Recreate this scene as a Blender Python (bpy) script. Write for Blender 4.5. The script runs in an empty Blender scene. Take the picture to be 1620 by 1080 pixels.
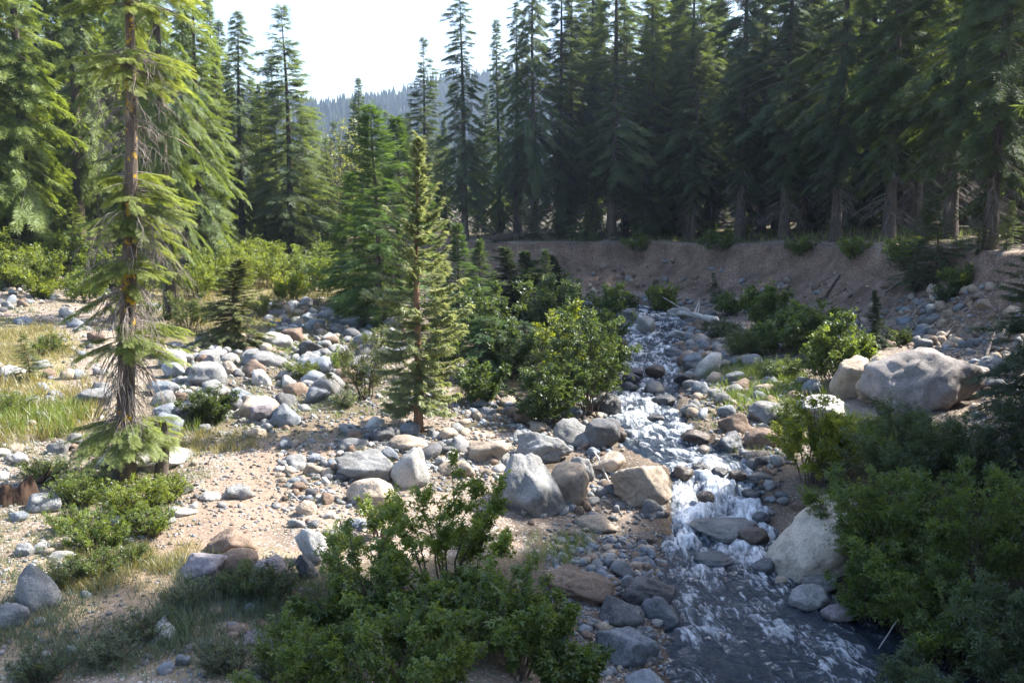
import bpy, bmesh, math, random
import numpy as np
from mathutils import Vector, Matrix, Euler

# ------------------------------------------------------------------ camera, sky, sun, exposure
R = math.radians
S = bpy.context.scene
COL = S.collection
FOC = 1556.0                      # focal length in pixels of the 1620 px wide picture
PITCH = R(7.3)
CAMZ = 6.0
CP, SP = math.cos(PITCH), math.sin(PITCH)
cd = bpy.data.cameras.new('camera')
cam = bpy.data.objects.new('camera', cd); COL.objects.link(cam)
cam.location = (0, 0, CAMZ); cam.rotation_euler = (R(90) - PITCH, 0, 0)
cd.sensor_width = 36; cd.lens = 36 * FOC / 1620; cd.clip_end = 6000; cd.clip_start = 0.1
S.camera = cam
SUN_AZ, SUN_EL = R(66), R(45)     # right of the view direction, above the horizon
W = bpy.data.worlds.new('World'); S.world = W; W.use_nodes = True
wn = W.node_tree
sky = wn.nodes.new('ShaderNodeTexSky'); sky.sky_type = 'NISHITA'; sky.sun_disc = False
sky.sun_elevation = SUN_EL; sky.sun_rotation = SUN_AZ; sky.air_density = 1.0; sky.dust_density = 2.0; sky.ozone_density = 1.0
bg = wn.nodes['Background']; bg.inputs[1].default_value = 0.12
wn.links.new(sky.outputs[0], bg.inputs[0])
sl = bpy.data.lights.new('sun', 'SUN'); sl.energy = 5.0; sl.angle = R(0.55); sl.color = (1.0, 0.945, 0.86)
sun = bpy.data.objects.new('sun', sl); COL.objects.link(sun)
SUNV = Vector((math.sin(SUN_AZ) * math.cos(SUN_EL), math.cos(SUN_AZ) * math.cos(SUN_EL), math.sin(SUN_EL)))
sun.rotation_euler = SUNV.to_track_quat('Z', 'Y').to_euler()
S.view_settings.view_transform = 'Standard'; S.view_settings.look = 'None'
S.view_settings.exposure = 1.95; S.view_settings.gamma = 1.0
S.cycles.max_bounces = 8; S.cycles.diffuse_bounces = 4; S.cycles.glossy_bounces = 2
S.cycles.transmission_bounces = 4; S.cycles.transparent_max_bounces = 6; S.cycles.volume_bounces = 0
S.cycles.use_denoising = True
S.cycles.caustics_reflective = False; S.cycles.caustics_refractive = False

# ------------------------------------------------------------------ numpy helpers
rng = np.random.default_rng(11)
random.seed(5)


def vhash(ix, iy, iz, seed):
    h = (ix * 374761393 + iy * 668265263 + iz * 2147483647 + seed * 974711) & 0xffffffff
    h = ((h ^ (h >> 13)) * 1274126177) & 0xffffffff
    h = (h ^ (h >> 16)) * 2246822519 & 0xffffffff
    return ((h ^ (h >> 15)) & 0xffffff) / float(0xffffff)


def vnoise(p, seed=0):
    """value noise in -1..1 of an (n,3) array"""
    p = np.asarray(p, float)
    i = np.floor(p).astype(np.int64); f = p - i
    f = f * f * f * (f * (f * 6 - 15) + 10)
    x, y, z = i[:, 0], i[:, 1], i[:, 2]
    r = 0
    for dx in (0, 1):
        wx = f[:, 0] if dx else 1 - f[:, 0]
        for dy in (0, 1):
            wy = f[:, 1] if dy else 1 - f[:, 1]
            for dz in (0, 1):
                wz = f[:, 2] if dz else 1 - f[:, 2]
                r = r + wx * wy * wz * vhash(x + dx, y + dy, z + dz, seed)
    return r * 2 - 1


def fbm(p, oct=4, seed=0, gain=.5, lac=2.03):
    p = np.asarray(p, float); a = 1.0; t = 0; s = 0
    for o in range(oct):
        t = t + a * vnoise(p * lac ** o + 13.7 * o, seed + o); s += a; a *= gain
    return t / s


def fbm2(x, y, scale, oct=4, seed=0):
    return fbm(np.stack([x * scale, y * scale, np.zeros_like(x) + .37], 1), oct, seed)


def sstep(a, b, x):
    t = np.clip((x - a) / (b - a), 0, 1)
    return t * t * (3 - 2 * t)


def seg_dist(x, y, line):
    """distance to a polyline, and the fractional vertex index of the nearest point"""
    line = np.asarray(line, float)
    best = np.full(x.shape, 1e9); idx = np.zeros(x.shape)
    for k in range(len(line) - 1):
        ax, ay = line[k][:2]; bx, by = line[k + 1][:2]
        dx, dy = bx - ax, by - ay
        t = np.clip(((x - ax) * dx + (y - ay) * dy) / (dx * dx + dy * dy), 0, 1)
        d = np.hypot(x - ax - t * dx, y - ay - t * dy)
        m = d < best
        best = np.where(m, d, best); idx = np.where(m, k + t, idx)
    return best, idx


def in_poly(x, y, poly):
    c = np.zeros(x.shape, bool); n = len(poly)
    for k in range(n):
        x1, y1 = poly[k]; x2, y2 = poly[(k + 1) % n]
        if y1 == y2:
            continue
        c ^= ((y1 > y) != (y2 > y)) & (x < (x2 - x1) * (y - y1) / (y2 - y1) + x1)
    return c


# ------------------------------------------------------------------ terrain as a height function
CTRL = np.array([
    (-8, 6, .9), (-2, 6, .7), (-8, 10, 1.0), (-3, 11, .85), (0, 11, .6), (-6, 15, 1.15), (-9, 18, 1.35), (-16, 20, 1.8), (-3, 19, 1.15), (0, 18, .8),
    (0, 14, .6), (1.6, 13.5, .3), (1.2, 16, .35), (1.5, 20, .75), (-2, 22, 1.3), (-8, 25, 1.6), (-14, 28, 2.0), (-22, 35, 2.6), (-8, 35, 2.0), (-2, 33, 1.7), (0.5, 27, 1.35),
    (1.5, 38, 1.75), (-5, 48, 2.2), (-16, 55, 2.8), (-30, 55, 3.3), (-13, 75, 3.2), (-30, 80, 4), (-50, 60, 4.4), (-50, 30, 4.2), (-60, 100, 6), (-25, 10, 2.4), (-50, 5, 4.5),
    (0, 54, 1.8), (8, 52, 1.7), (11, 40, 1.9), (12, 34, 1.95), (12.5, 28, 1.9), (11.5, 22, 1.7), (9.5, 15, 1.1), (8.5, 8, .7), (8, 0, .6), (-8, 0, .8), (-30, -10, 2.5),
    (7, 30, 1.45), (7, 24, 1.2), (6.6, 19, .75), (6.2, 14, .45), (6.5, 36, 1.6), (8, 44, 1.7), (30, 20, 3), (30, 60, 3), (0, 100, 3.4), (0, 160, 4)], float)


def tps(r2):
    return np.where(r2 > 1e-9, r2 * np.log(np.maximum(r2, 1e-9)), 0)


_c = CTRL[:, :2] / 20
_n = len(_c)
_A = np.zeros((_n + 3, _n + 3))
_A[:_n, :_n] = tps(((_c[:, None] - _c[None]) ** 2).sum(2)) + np.eye(_n) * .02
_A[:_n, _n:] = np.c_[np.ones(_n), _c]; _A[_n:, :_n] = _A[:_n, _n:].T
_w = np.linalg.solve(_A, np.r_[CTRL[:, 2], 0, 0, 0])


def base_h(x, y):
    cx = np.clip(x, -60, 30); cy = np.clip(y, -6, 150)
    q = np.stack([cx, cy], 1) / 20
    z = _w[_n] + q @ _w[_n + 1:]
    for k in range(_n):
        z = z + _w[k] * tps(((q - _c[k]) ** 2).sum(1))
    far = np.hypot(x - cx, y - cy)
    return z + far * .025


# stream: x, y, half width, water level
RIV = np.array([(6, -14, 2.6, -.15), (4.7, 6, 2.2, -.05), (4.1, 12, 2.1, 0), (3.75, 15, 1.45, .03), (3.75, 16.8, 1.2, .09), (3.95, 18.0, .95, .26), (4.1, 19.0, .85, .52), (4.15, 20.1, .95, .80),
                (3.5, 22, 1.1, .86), (3.4, 25.2, 1.0, .95), (4.15, 29.5, .95, 1.07), (4.8, 34, 1.0, 1.28), (5.8, 40, 1.4, 1.42), (6.1, 44, 1.5, 1.5), (4.8, 48.5, 1.5, 1.6),
                (1, 50.5, 1.6, 1.68), (-4, 53, 1.6, 1.8), (-12, 60, 1.8, 2.05), (-17, 75, 2, 2.4), (-19, 110, 2, 3.0)], float)


def catmull(P, n):
    out = []
    for k in range(len(P) - 1):
        p0 = P[max(k - 1, 0)]; p1 = P[k]; p2 = P[k + 1]; p3 = P[min(k + 2, len(P) - 1)]
        for t in np.linspace(0, 1, n, endpoint=False):
            q = .5 * ((2 * p1) + (-p0 + p2) * t + (2 * p0 - 5 * p1 + 4 * p2 - p3) * t * t + (-p0 + 3 * p1 - 3 * p2 + p3) * t ** 3)
            q[2:] = p1[2:] * (1 - t) + p2[2:] * t
            out.append(q)
    out.append(P[-1])
    return np.array(out)


RIVF = catmull(RIV, 5)
FOOT = [(-26, 220), (-25, 110), (-18, 75), (-10, 57), (-6, 54.6), (0, 53.8), (8, 51.5), (11.3, 43), (12.6, 36.5), (13.4, 29), (12.4, 22), (10, 15), (9.4, 6), (9.5, -20)]
TOP = [(-14, 220), (-14, 110), (-12, 75), (-8, 61), (-5, 58.5), (0, 57.6), (7.4, 56.2), (11.4, 52), (14.4, 45), (16.2, 37), (16.4, 30), (15.4, 22), (13.5, 14), (13.6, 6), (14, -20)]
SLOPE_POLY = FOOT + TOP[::-1]
TOP_POLY = TOP + [(900, -20), (900, 220)]


def height(x, y, detail=True):
    x = np.atleast_1d(np.asarray(x, float)); y = np.atleast_1d(np.asarray(y, float))
    z = base_h(x, y)
    if detail:
        z = z + .16 * fbm2(x, y, .35, 3, 3) + .07 * fbm2(x, y, 1.3, 3, 9)
    near = (y > -20) & (y < 225) & (x > -60)
    if near.any():
        xn, yn = x[near], y[near]
        x0n, y0n = xn, yn
        if detail:
            xn = xn + 1.1 * fbm2(x0n, y0n, .22, 4, 61); yn = yn + 1.5 * fbm2(x0n, y0n, .30, 4, 62)
        df, _ = seg_dist(xn, yn, FOOT); dt, _ = seg_dist(xn, yn, TOP)
        zt = 4.5 + np.clip(dt, 0, 200) * .015 + .06 * np.clip(xn - 11, 0, 12)
        if detail:
            zt = zt + .18 * fbm2(xn, yn, .25, 3, 21)
        t = df / (df + dt + 1e-6)
        if detail:
            t = np.clip(t + .20 * fbm2(xn, yn, .7, 5, 31) * (t > .05), 0, 1)
        prof = .78 * t ** 1.15 + .22 * sstep(.78, .97, t)
        zn = z[near]
        sl_ = in_poly(xn, yn, SLOPE_POLY); tp = in_poly(xn, yn, TOP_POLY) & ~sl_
        zn = np.where(sl_, zn + (zt - zn) * prof, zn)
        zn = np.where(tp, zt, zn)
        xn, yn = x0n, y0n
        d, i = seg_dist(xn, yn, RIVF)
        i0 = np.clip(i.astype(int), 0, len(RIVF) - 2); f = i - i0
        hw = RIVF[i0, 2] * (1 - f) + RIVF[i0 + 1, 2] * f; lv = RIVF[i0, 3] * (1 - f) + RIVF[i0 + 1, 3] * f
        u = d / hw
        bed = lv - .38 * np.clip(1 - u * u, -1, 1)
        if detail:
            bed = bed + .05 * fbm2(xn, yn, 2.1, 3, 41)
        edge = np.minimum(lv + .06 + .05 * (d - hw), zn + 5)
        k = sstep(0, 2.6, d - hw)
        zc = np.where(u < 1, bed, edge * (1 - k) + zn * k)
        zn = np.where(d < hw + 2.6, zc, zn)
        z[near] = zn
    return z


def hz(x, y):
    return float(height([x], [y])[0])


def ray(u, v):
    xr = (u - 810) / FOC; yr = (540 - v) / FOC
    return np.array([xr, CP + yr * SP, -SP + yr * CP])


TS = np.concatenate([np.arange(9, 60, .08), np.arange(60, 200, .4)])


def surface(x, y):
    g_ = height(x, y); d, i = seg_dist(x, y, RIVF)
    k = np.clip(i.astype(int), 0, len(RIVF) - 2); f = i - k
    hw = RIVF[k, 2] * (1 - f) + RIVF[k + 1, 2] * f; lv = RIVF[k, 3] * (1 - f) + RIVF[k + 1, 3] * f
    return np.where(d < hw + .2, np.maximum(g_, lv), g_)


def ground(u, v, water=False):
    """where the sight line through a picture point meets the ground"""
    d = ray(u, v)
    z = CAMZ + d[2] * TS
    g = (surface if water else height)(d[0] * TS, d[1] * TS)
    k = np.argmax(z < g)
    if not (z < g).any():
        k = len(TS) - 1
    t = TS[k]
    return np.array([d[0] * t, d[1] * t, g[k]])


def depth_of(p):
    return p[1] * CP + (CAMZ - p[2]) * SP


def project(p):
    zc = depth_of(p); yc = p[1] * SP + (p[2] - CAMZ) * CP
    return 810 + FOC * p[0] / zc, 540 - FOC * yc / zc


def at(u, Y):
    """the ground point at distance Y that shows in picture column u"""
    x = (u - 810) / FOC * Y
    for _ in range(3):
        z = hz(x, Y); x = (u - 810) / FOC * depth_of((x, Y, z))
    return np.array([x, Y, hz(x, Y)])


def z_for(v, Y):
    return CAMZ + Y * math.tan(math.atan((540 - v) / FOC) - PITCH)


# ------------------------------------------------------------------ mesh helpers
def mk(name, V, Q=None, T=None, mats=(), midx=None, rnd=None, smooth=False):
    V = np.asarray(V, np.float32)
    Q = np.zeros((0, 4), np.int32) if Q is None else np.asarray(Q, np.int32)
    T = np.zeros((0, 3), np.int32) if T is None else np.asarray(T, np.int32)
    me = bpy.data.meshes.new(name)
    me.vertices.add(len(V)); me.vertices.foreach_set('co', V.ravel())
    nl = Q.size + T.size; me.loops.add(nl)
    me.loops.foreach_set('vertex_index', np.concatenate([Q.ravel(), T.ravel()]))
    npoly = len(Q) + len(T); me.polygons.add(npoly)
    ls = np.concatenate([np.arange(len(Q)) * 4, Q.size + np.arange(len(T)) * 3]).astype(np.int32)
    me.polygons.foreach_set('loop_start', ls)
    for m in mats:
        me.materials.append(m)
    if midx is not None:
        me.polygons.foreach_set('material_index', np.asarray(midx, np.int32))
    if smooth:
        me.polygons.foreach_set('use_smooth', np.ones(npoly, bool))
    if rnd is not None:
        a = me.attributes.new('rnd', 'FLOAT', 'FACE'); a.data.foreach_set('value', np.asarray(rnd, np.float32))
    me.update(); me.validate()
    return me


def link(name, me, parent=None, loc=None):
    o = bpy.data.objects.new(name, me); COL.objects.link(o)
    if parent is not None:
        o.parent = parent
    if loc is not None:
        o.location = loc
    return o


def tag(o, label=None, cat=None, group=None, kind=None):
    if label: o['label'] = label
    if cat: o['category'] = cat
    if group: o['group'] = group
    if kind: o['kind'] = kind
    return o


class Geo:
    """collects quads of one mesh"""
    def __init__(s):
        s.V = []; s.Q = []; s.M = []; s.n = 0; s.Rn = []

    def add(s, V, Q, m=0, rnd=.5):
        V = np.asarray(V, float).reshape(-1, 3); Q = np.asarray(Q, int)
        s.V.append(V); s.Q.append(Q + s.n); s.n += len(V)
        s.M.append(np.full(len(Q), m)); s.Rn.append(np.broadcast_to(np.asarray(rnd, float), (len(Q),)))

    def tube(s, P, rad, sides=6, m=0, rnd=.5):
        P = np.asarray(P, float); k = len(P)
        rad = np.broadcast_to(np.asarray(rad, float), (k,))
        d = np.gradient(P, axis=0); d /= np.linalg.norm(d, axis=1)[:, None] + 1e-9
        ref = np.array([0, 0, 1.]) if abs(d[0][2]) < .8 else np.array([1., 0, 0])
        a = np.cross(d, ref); a /= np.linalg.norm(a, axis=1)[:, None] + 1e-9
        b = np.cross(d, a)
        th = np.arange(sides) / sides * 2 * np.pi
        V = P[:, None] + rad[:, None, None] * (np.cos(th)[None, :, None] * a[:, None] + np.sin(th)[None, :, None] * b[:, None])
        i, j = np.meshgrid(np.arange(k - 1), np.arange(sides), indexing='ij')
        Q = np.stack([i * sides + j, i * sides + (j + 1) % sides, (i + 1) * sides + (j + 1) % sides, (i + 1) * sides + j], -1).reshape(-1, 4)
        s.add(V.reshape(-1, 3), Q, m, rnd)

    def blades(s, T, pos, X, Z, scale, m=0, rnd=None):
        """copies of a template of quads T (k,4,3) with x along X and z near Z"""
        pos = np.asarray(pos); X = np.asarray(X, float); Z = np.asarray(Z, float)
        X = X / (np.linalg.norm(X, axis=1)[:, None] + 1e-9)
        Y = np.cross(Z, X); Y /= np.linalg.norm(Y, axis=1)[:, None] + 1e-9
        Zz = np.cross(X, Y)
        Rm = np.stack([X, Y, Zz], 1)                       # rows are axes
        sc = np.broadcast_to(np.asarray(scale, float), (len(pos),))
        V = np.einsum('kqa,nab->nkqb', T, Rm) * sc[:, None, None, None] + pos[:, None, None]
        n, k = len(pos), len(T)
        Q = np.arange(n * k * 4).reshape(-1, 4)
        if rnd is None:
            rnd = rng.random(n)
        rr = np.clip(np.repeat(rnd, k) * .75 + rng.random(n * k) * .25, 0, 1)
        s.add(V.reshape(-1, 3), Q, m, rr)

    def mesh(s, name, mats, smooth=False):
        return mk(name, np.concatenate(s.V), np.concatenate(s.Q), None, mats, np.concatenate(s.M), np.concatenate(s.Rn), smooth)


def diamond(base, dirv, L, w, nrm, bend=0.0):
    """one leaf-shaped quad"""
    base = np.asarray(base, float); d = np.asarray(dirv, float); d = d / np.linalg.norm(d)
    s = np.cross(nrm, d); s /= np.linalg.norm(s) + 1e-9
    mid = base + d * L * .45
    up = np.asarray(nrm, float)
    return np.array([base, mid + s * w / 2 + up * bend * L, base + d * L, mid - s * w / 2 + up * bend * L])


# ------------------------------------------------------------------ materials
def nmat(name):
    m = bpy.data.materials.new(name); m.use_nodes = True
    t = m.node_tree; t.nodes.clear()
    out = t.nodes.new('ShaderNodeOutputMaterial')
    return m, t, out


def N(t, kind, **kw):
    n = t.nodes.new('ShaderNode' + kind)
    for k, v in kw.items():
        if k.startswith('i_'):
            key = k[2:]; key = int(key) if key.isdigit() else key.replace('_', ' ')
            n.inputs[key].default_value = v
        else:
            setattr(n, k, v)
    return n


def mixc(t, fac, a, b, blend='MIX'):
    n = t.nodes.new('ShaderNodeMix'); n.data_type = 'RGBA'; n.blend_type = blend
    for sock, val in ((n.inputs[0], fac), (n.inputs[6], a), (n.inputs[7], b)):
        if isinstance(val, bpy.types.NodeSocket):
            t.links.new(val, sock)
        elif isinstance(val, (int, float)):
            sock.default_value = val
        else:
            sock.default_value = tuple(val) + ((1,) if len(val) == 3 else ())
    return n.outputs[2]


def ramp(t, fac, stops, interp='LINEAR'):
    n = t.nodes.new('ShaderNodeValToRGB'); n.color_ramp.interpolation = interp
    e = n.color_ramp.elements
    while len(e) < len(stops):
        e.new(.5)
    for k, (p, c) in enumerate(stops):
        e[k].position = p
        e[k].color = (c, c, c, 1) if isinstance(c, (int, float)) else tuple(c) + (1,)
    t.links.new(fac, n.inputs[0])
    return n.outputs[0]


def math_(t, op, a, b=0.0):
    n = t.nodes.new('ShaderNodeMath'); n.operation = op
    for s, v in ((n.inputs[0], a), (n.inputs[1], b)):
        if isinstance(v, bpy.types.NodeSocket): t.links.new(v, s)
        else: s.default_value = v
    return n.outputs[0]


def foliage_material(name, transl=.38, gloss=.06, rough=.45, tcol=(1.5, 1.35, .55)):
    m, t, out = nmat(name)
    oi = N(t, 'ObjectInfo'); at_ = N(t, 'Attribute', attribute_name='rnd')
    hs = N(t, 'HueSaturation')
    t.links.new(oi.outputs['Color'], hs.inputs['Color'])
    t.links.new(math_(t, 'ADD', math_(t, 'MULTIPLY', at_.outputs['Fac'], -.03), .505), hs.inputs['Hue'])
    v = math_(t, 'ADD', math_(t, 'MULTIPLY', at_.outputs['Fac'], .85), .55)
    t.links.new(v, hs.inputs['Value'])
    col = hs.outputs[0]
    d = N(t, 'BsdfDiffuse'); t.links.new(col, d.inputs[0])
    tr = N(t, 'BsdfTranslucent'); t.links.new(mixc(t, 1.0, col, tcol, 'MULTIPLY'), tr.inputs[0])
    mx = N(t, 'MixShader', i_0=transl); t.links.new(d.outputs[0], mx.inputs[1]); t.links.new(tr.outputs[0], mx.inputs[2])
    g = N(t, 'BsdfGlossy'); g.inputs['Roughness'].default_value = rough; g.inputs[0].default_value = (.9, .95, 1, 1)
    m2 = N(t, 'MixShader', i_0=gloss); t.links.new(mx.outputs[0], m2.inputs[1]); t.links.new(g.outputs[0], m2.inputs[2])
    t.links.new(m2.outputs[0], out.inputs[0])
    return m


def bark_material(name, c1, c2, scale=8, lichen=None):
    m, t, out = nmat(name)
    co = N(t, 'TexCoord')
    mp = N(t, 'Mapping'); mp.inputs['Scale'].default_value = (1, 1, .22); t.links.new(co.outputs['Object'], mp.inputs[0])
    no = N(t, 'TexNoise', i_Scale=scale, i_Detail=6.0, i_Roughness=.65); t.links.new(mp.outputs[0], no.inputs['Vector'])
    col = ramp(t, no.outputs[0], [(.32, c1), (.68, c2)])
    if lichen:
        n2 = N(t, 'TexNoise', i_Scale=5.0, i_Detail=5.0, i_Roughness=.7); t.links.new(co.outputs['Object'], n2.inputs['Vector'])
        col = mixc(t, ramp(t, n2.outputs[0], [(.55, 0), (.62, 1)]), col, lichen)
    b = N(t, 'BsdfPrincipled', i_Roughness=.9); b.inputs['Specular IOR Level'].default_value = .15
    t.links.new(col, b.inputs[0])
    bu = N(t, 'Bump', i_Strength=.8, i_Distance=.04); t.links.new(no.outputs[0], bu.inputs['Height']); t.links.new(bu.outputs[0], b.inputs['Normal'])
    t.links.new(b.outputs[0], out.inputs[0])
    return m


def rock_material(name, stuff=False, wet=False):
    m, t, out = nmat(name)
    co = N(t, 'TexCoord'); ge = N(t, 'NewGeometry')
    if stuff:
        src = N(t, 'Attribute', attribute_name='tint').outputs['Color']
    else:
        src = N(t, 'ObjectInfo').outputs['Color']
    pos = ge.outputs['Position']
    n1 = N(t, 'TexNoise', i_Scale=2.3, i_Detail=7.0, i_Roughness=.62); t.links.new(pos, n1.inputs['Vector'])
    n2 = N(t, 'TexNoise', i_Scale=34.0, i_Detail=3.0, i_Roughness=.7); t.links.new(pos, n2.inputs['Vector'])
    n3 = N(t, 'TexNoise', i_Scale=9.0, i_Detail=6.0, i_Roughness=.7); t.links.new(pos, n3.inputs['Vector'])
    mus = N(t, 'TexVoronoi', i_Scale=1.6); mus.feature = 'DISTANCE_TO_EDGE'
    wrp = N(t, 'VectorMath'); wrp.operation = 'ADD'; t.links.new(pos, wrp.inputs[0]); t.links.new(n3.outputs['Color'], wrp.inputs[1])
    t.links.new(wrp.outputs[0], mus.inputs['Vector'])
    c = mixc(t, 1.0, src, ramp(t, n1.outputs[0], [(.3, .62), (.7, 1.32)]), 'MULTIPLY')
    c = mixc(t, 1.0, c, ramp(t, n2.outputs[0], [(.33, .55), (.45, 1.0), (.62, 1.05), (.75, 1.4)]), 'MULTIPLY')
    # lichen and iron stains
    c = mixc(t, ramp(t, n3.outputs[0], [(.56, 0), (.68, .45)]), c, (.36, .35, .31))
    c = mixc(t, ramp(t, n3.outputs[0], [(.28, .5), (.38, 0)]), c, (.17, .12, .08))
    crack = ramp(t, mus.outputs['Distance'], [(.0, .45), (.022, 1)])
    c = mixc(t, .75, c, mixc(t, 1.0, c, crack, 'MULTIPLY'))
    b = N(t, 'BsdfPrincipled')
    if wet:
        c = mixc(t, 1.0, c, (.42, .42, .43), 'MULTIPLY'); b.inputs['Roughness'].default_value = .28; b.inputs['Specular IOR Level'].default_value = .5
    else:
        b.inputs['Roughness'].default_value = .82; b.inputs['Specular IOR Level'].default_value = .3
    t.links.new(c, b.inputs[0])
    h = math_(t, 'ADD', math_(t, 'MULTIPLY', n3.outputs[0], .7), math_(t, 'MULTIPLY', n2.outputs[0], .28))
    h = math_(t, 'ADD', h, math_(t, 'MULTIPLY', crack, .18))
    bu = N(t, 'Bump', i_Strength=.8, i_Distance=.07); t.links.new(h, bu.inputs['Height']); t.links.new(bu.outputs[0], b.inputs['Normal'])
    t.links.new(b.outputs[0], out.inputs[0])
    return m


M_NEEDLE = foliage_material('needles', .48, .02, .55, (1.42, 1.35, .57))
M_CEDAR = foliage_material('cedar_scales', .5, .03, .5, (1.25, 1.2, .75))
M_LEAF = foliage_material('leaves', .55, .03, .45)
M_GRASS = foliage_material('grass_blades', .45, .05, .5, (1.3, 1.25, .6))
M_BARK = bark_material('fir_bark', (.045, .036, .03), (.13, .105, .085))
M_BARKL = bark_material('lichened_bark', (.05, .04, .033), (.16, .125, .1), 8, (.42, .27, .02))
M_CEDARB = bark_material('cedar_bark', (.12, .06, .035), (.30, .175, .11), 10)
M_DEAD = bark_material('dead_twigs', (.13, .11, .095), (.30, .26, .23), 9)
M_STEM = bark_material('shrub_stems', (.05, .04, .03), (.14, .11, .085), 12)
M_SILVER = bark_material('bleached_wood', (.34, .31, .28), (.62, .58, .53), 10)
M_ROT = bark_material('rotten_wood', (.02, .014, .011), (.07, .043, .03), 9)
M_ROCK = rock_material('granite')
M_WETROCK = rock_material('wet_granite', wet=True)
M_RUBBLE = rock_material('cobbles', stuff=True)

# ground
M_GROUND, t, out = nmat('ground_soil')
ge = N(t, 'NewGeometry'); pos = ge.outputs['Position']
aB = N(t, 'Attribute', attribute_name='bank'); aG = N(t, 'Attribute', attribute_name='grassy'); aW = N(t, 'Attribute', attribute_name='wet'); aF = N(t, 'Attribute', attribute_name='forest')
n1 = N(t, 'TexNoise', i_Scale=.9, i_Detail=8.0, i_Roughness=.65); t.links.new(pos, n1.inputs['Vector'])
n2 = N(t, 'TexNoise', i_Scale=14.0, i_Detail=5.0, i_Roughness=.7); t.links.new(pos, n2.inputs['Vector'])
v1 = N(t, 'TexVoronoi', i_Scale=11.0); t.links.new(pos, v1.inputs['Vector'])
v2 = N(t, 'TexVoronoi', i_Scale=26.0); t.links.new(pos, v2.inputs['Vector'])
soil = ramp(t, n1.outputs[0], [(.3, (.10, .078, .058)), (.5, (.185, .142, .108)), (.7, (.29, .23, .18))])
soil = mixc(t, 1.0, soil, ramp(t, n2.outputs[0], [(.3, .6), (.5, 1.0), (.7, 1.25)]), 'MULTIPLY')
sepv = N(t, 'SeparateColor'); t.links.new(v1.outputs['Color'], sepv.inputs[0])
sepv2 = N(t, 'SeparateColor'); t.links.new(v2.outputs['Color'], sepv2.inputs[0])
stone = ramp(t, sepv.outputs[0], [(0, (.15, .15, .16)), (.5, (.32, .30, .28)), (1, (.46, .42, .37))])
stone2 = ramp(t, sepv2.outputs[0], [(0, (.13, .13, .14)), (.5, (.34, .31, .27)), (1, (.5, .46, .41))])
isst = math_(t, 'MULTIPLY', math_(t, 'GREATER_THAN', sepv.outputs[1], .62), math_(t, 'LESS_THAN', v1.outputs['Distance'], .36))
isst2 = math_(t, 'MULTIPLY', math_(t, 'GREATER_THAN', sepv2.outputs[1], .5), math_(t, 'LESS_THAN', v2.outputs['Distance'], .4))
trl = N(t, 'Attribute', attribute_name='trail')
dirt = ramp(t, n2.outputs[0], [(.3, (.15, .105, .078)), (.5, (.235, .172, .13)), (.72, (.30, .23, .18))])
col = mixc(t, isst2, soil, stone2); col = mixc(t, isst, col, stone)
bank = ramp(t, n2.outputs[0], [(.3, (.085, .053, .037)), (.5, (.175, .115, .082)), (.72, (.31, .22, .165))])
bank = mixc(t, math_(t, 'MULTIPLY', isst2, .6), bank, stone2)
bank = mixc(t, 1.0, bank, ramp(t, n1.outputs[0], [(.32, .55), (.66, 1.35)]), 'MULTIPLY')
col = mixc(t, math_(t, 'MULTIPLY', trl.outputs['Fac'], ramp(t, n1.outputs[0], [(.3, .55), (.5, 1)])), col, dirt)
col = mixc(t, aB.outputs['Fac'], col, bank)
grass = ramp(t, n2.outputs[0], [(.3, (.10, .10, .035)), (.6, (.25, .21, .09)), (.8, (.36, .30, .15))])
col = mixc(t, math_(t, 'MULTIPLY', aG.outputs['Fac'], ramp(t, n1.outputs[0], [(.35, .35), (.6, 1)])), col, grass)
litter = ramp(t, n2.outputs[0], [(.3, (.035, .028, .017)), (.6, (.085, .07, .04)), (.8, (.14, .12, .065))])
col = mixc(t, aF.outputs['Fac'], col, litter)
wet = mixc(t, 1.0, col, (.38, .36, .33), 'MULTIPLY'); col = mixc(t, aW.outputs['Fac'], col, wet)
b = N(t, 'BsdfPrincipled', i_Roughness=.9); b.inputs['Specular IOR Level'].default_value = .2
t.links.new(col, b.inputs[0])
h = math_(t, 'ADD', math_(t, 'MULTIPLY', math_(t, 'SUBTRACT', .4, v1.outputs['Distance']), math_(t, 'MULTIPLY', isst, 1.2)), math_(t, 'MULTIPLY', n2.outputs[0], .5))
h = math_(t, 'ADD', h, math_(t, 'MULTIPLY', isst2, .12))
bu = N(t, 'Bump', i_Strength=.8, i_Distance=.06); t.links.new(h, bu.inputs['Height']); t.links.new(bu.outputs[0], b.inputs['Normal'])
t.links.new(b.outputs[0], out.inputs[0])

# water: reflecting by Fresnel over a part-clear body with reflected sky blue painted in, foam where the 'foam' attribute says so
M_WATER, t, out = nmat('stream_water')
fo = N(t, 'Attribute', attribute_name='foam'); uv = N(t, 'Attribute', attribute_name='flow')
mp = N(t, 'Mapping'); mp.inputs['Scale'].default_value = (2.2, 6.5, 1); t.links.new(uv.outputs['Vector'], mp.inputs[0])
nf = N(t, 'TexNoise', i_Scale=1.0, i_Detail=7.0, i_Roughness=.62, i_Distortion=1.1); t.links.new(mp.outputs[0], nf.inputs['Vector'])
mp2 = N(t, 'Mapping'); mp2.inputs['Scale'].default_value = (9, 20, 1); t.links.new(uv.outputs['Vector'], mp2.inputs[0])
nf2 = N(t, 'TexNoise', i_Scale=1.0, i_Detail=5.0, i_Roughness=.7, i_Distortion=.5); t.links.new(mp2.outputs[0], nf2.inputs['Vector'])
nz = math_(t, 'ADD', math_(t, 'MULTIPLY', nf.outputs[0], 1.25), math_(t, 'MULTIPLY', nf2.outputs[0], .4))
nz = math_(t, 'SUBTRACT', nz, .325)
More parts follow.
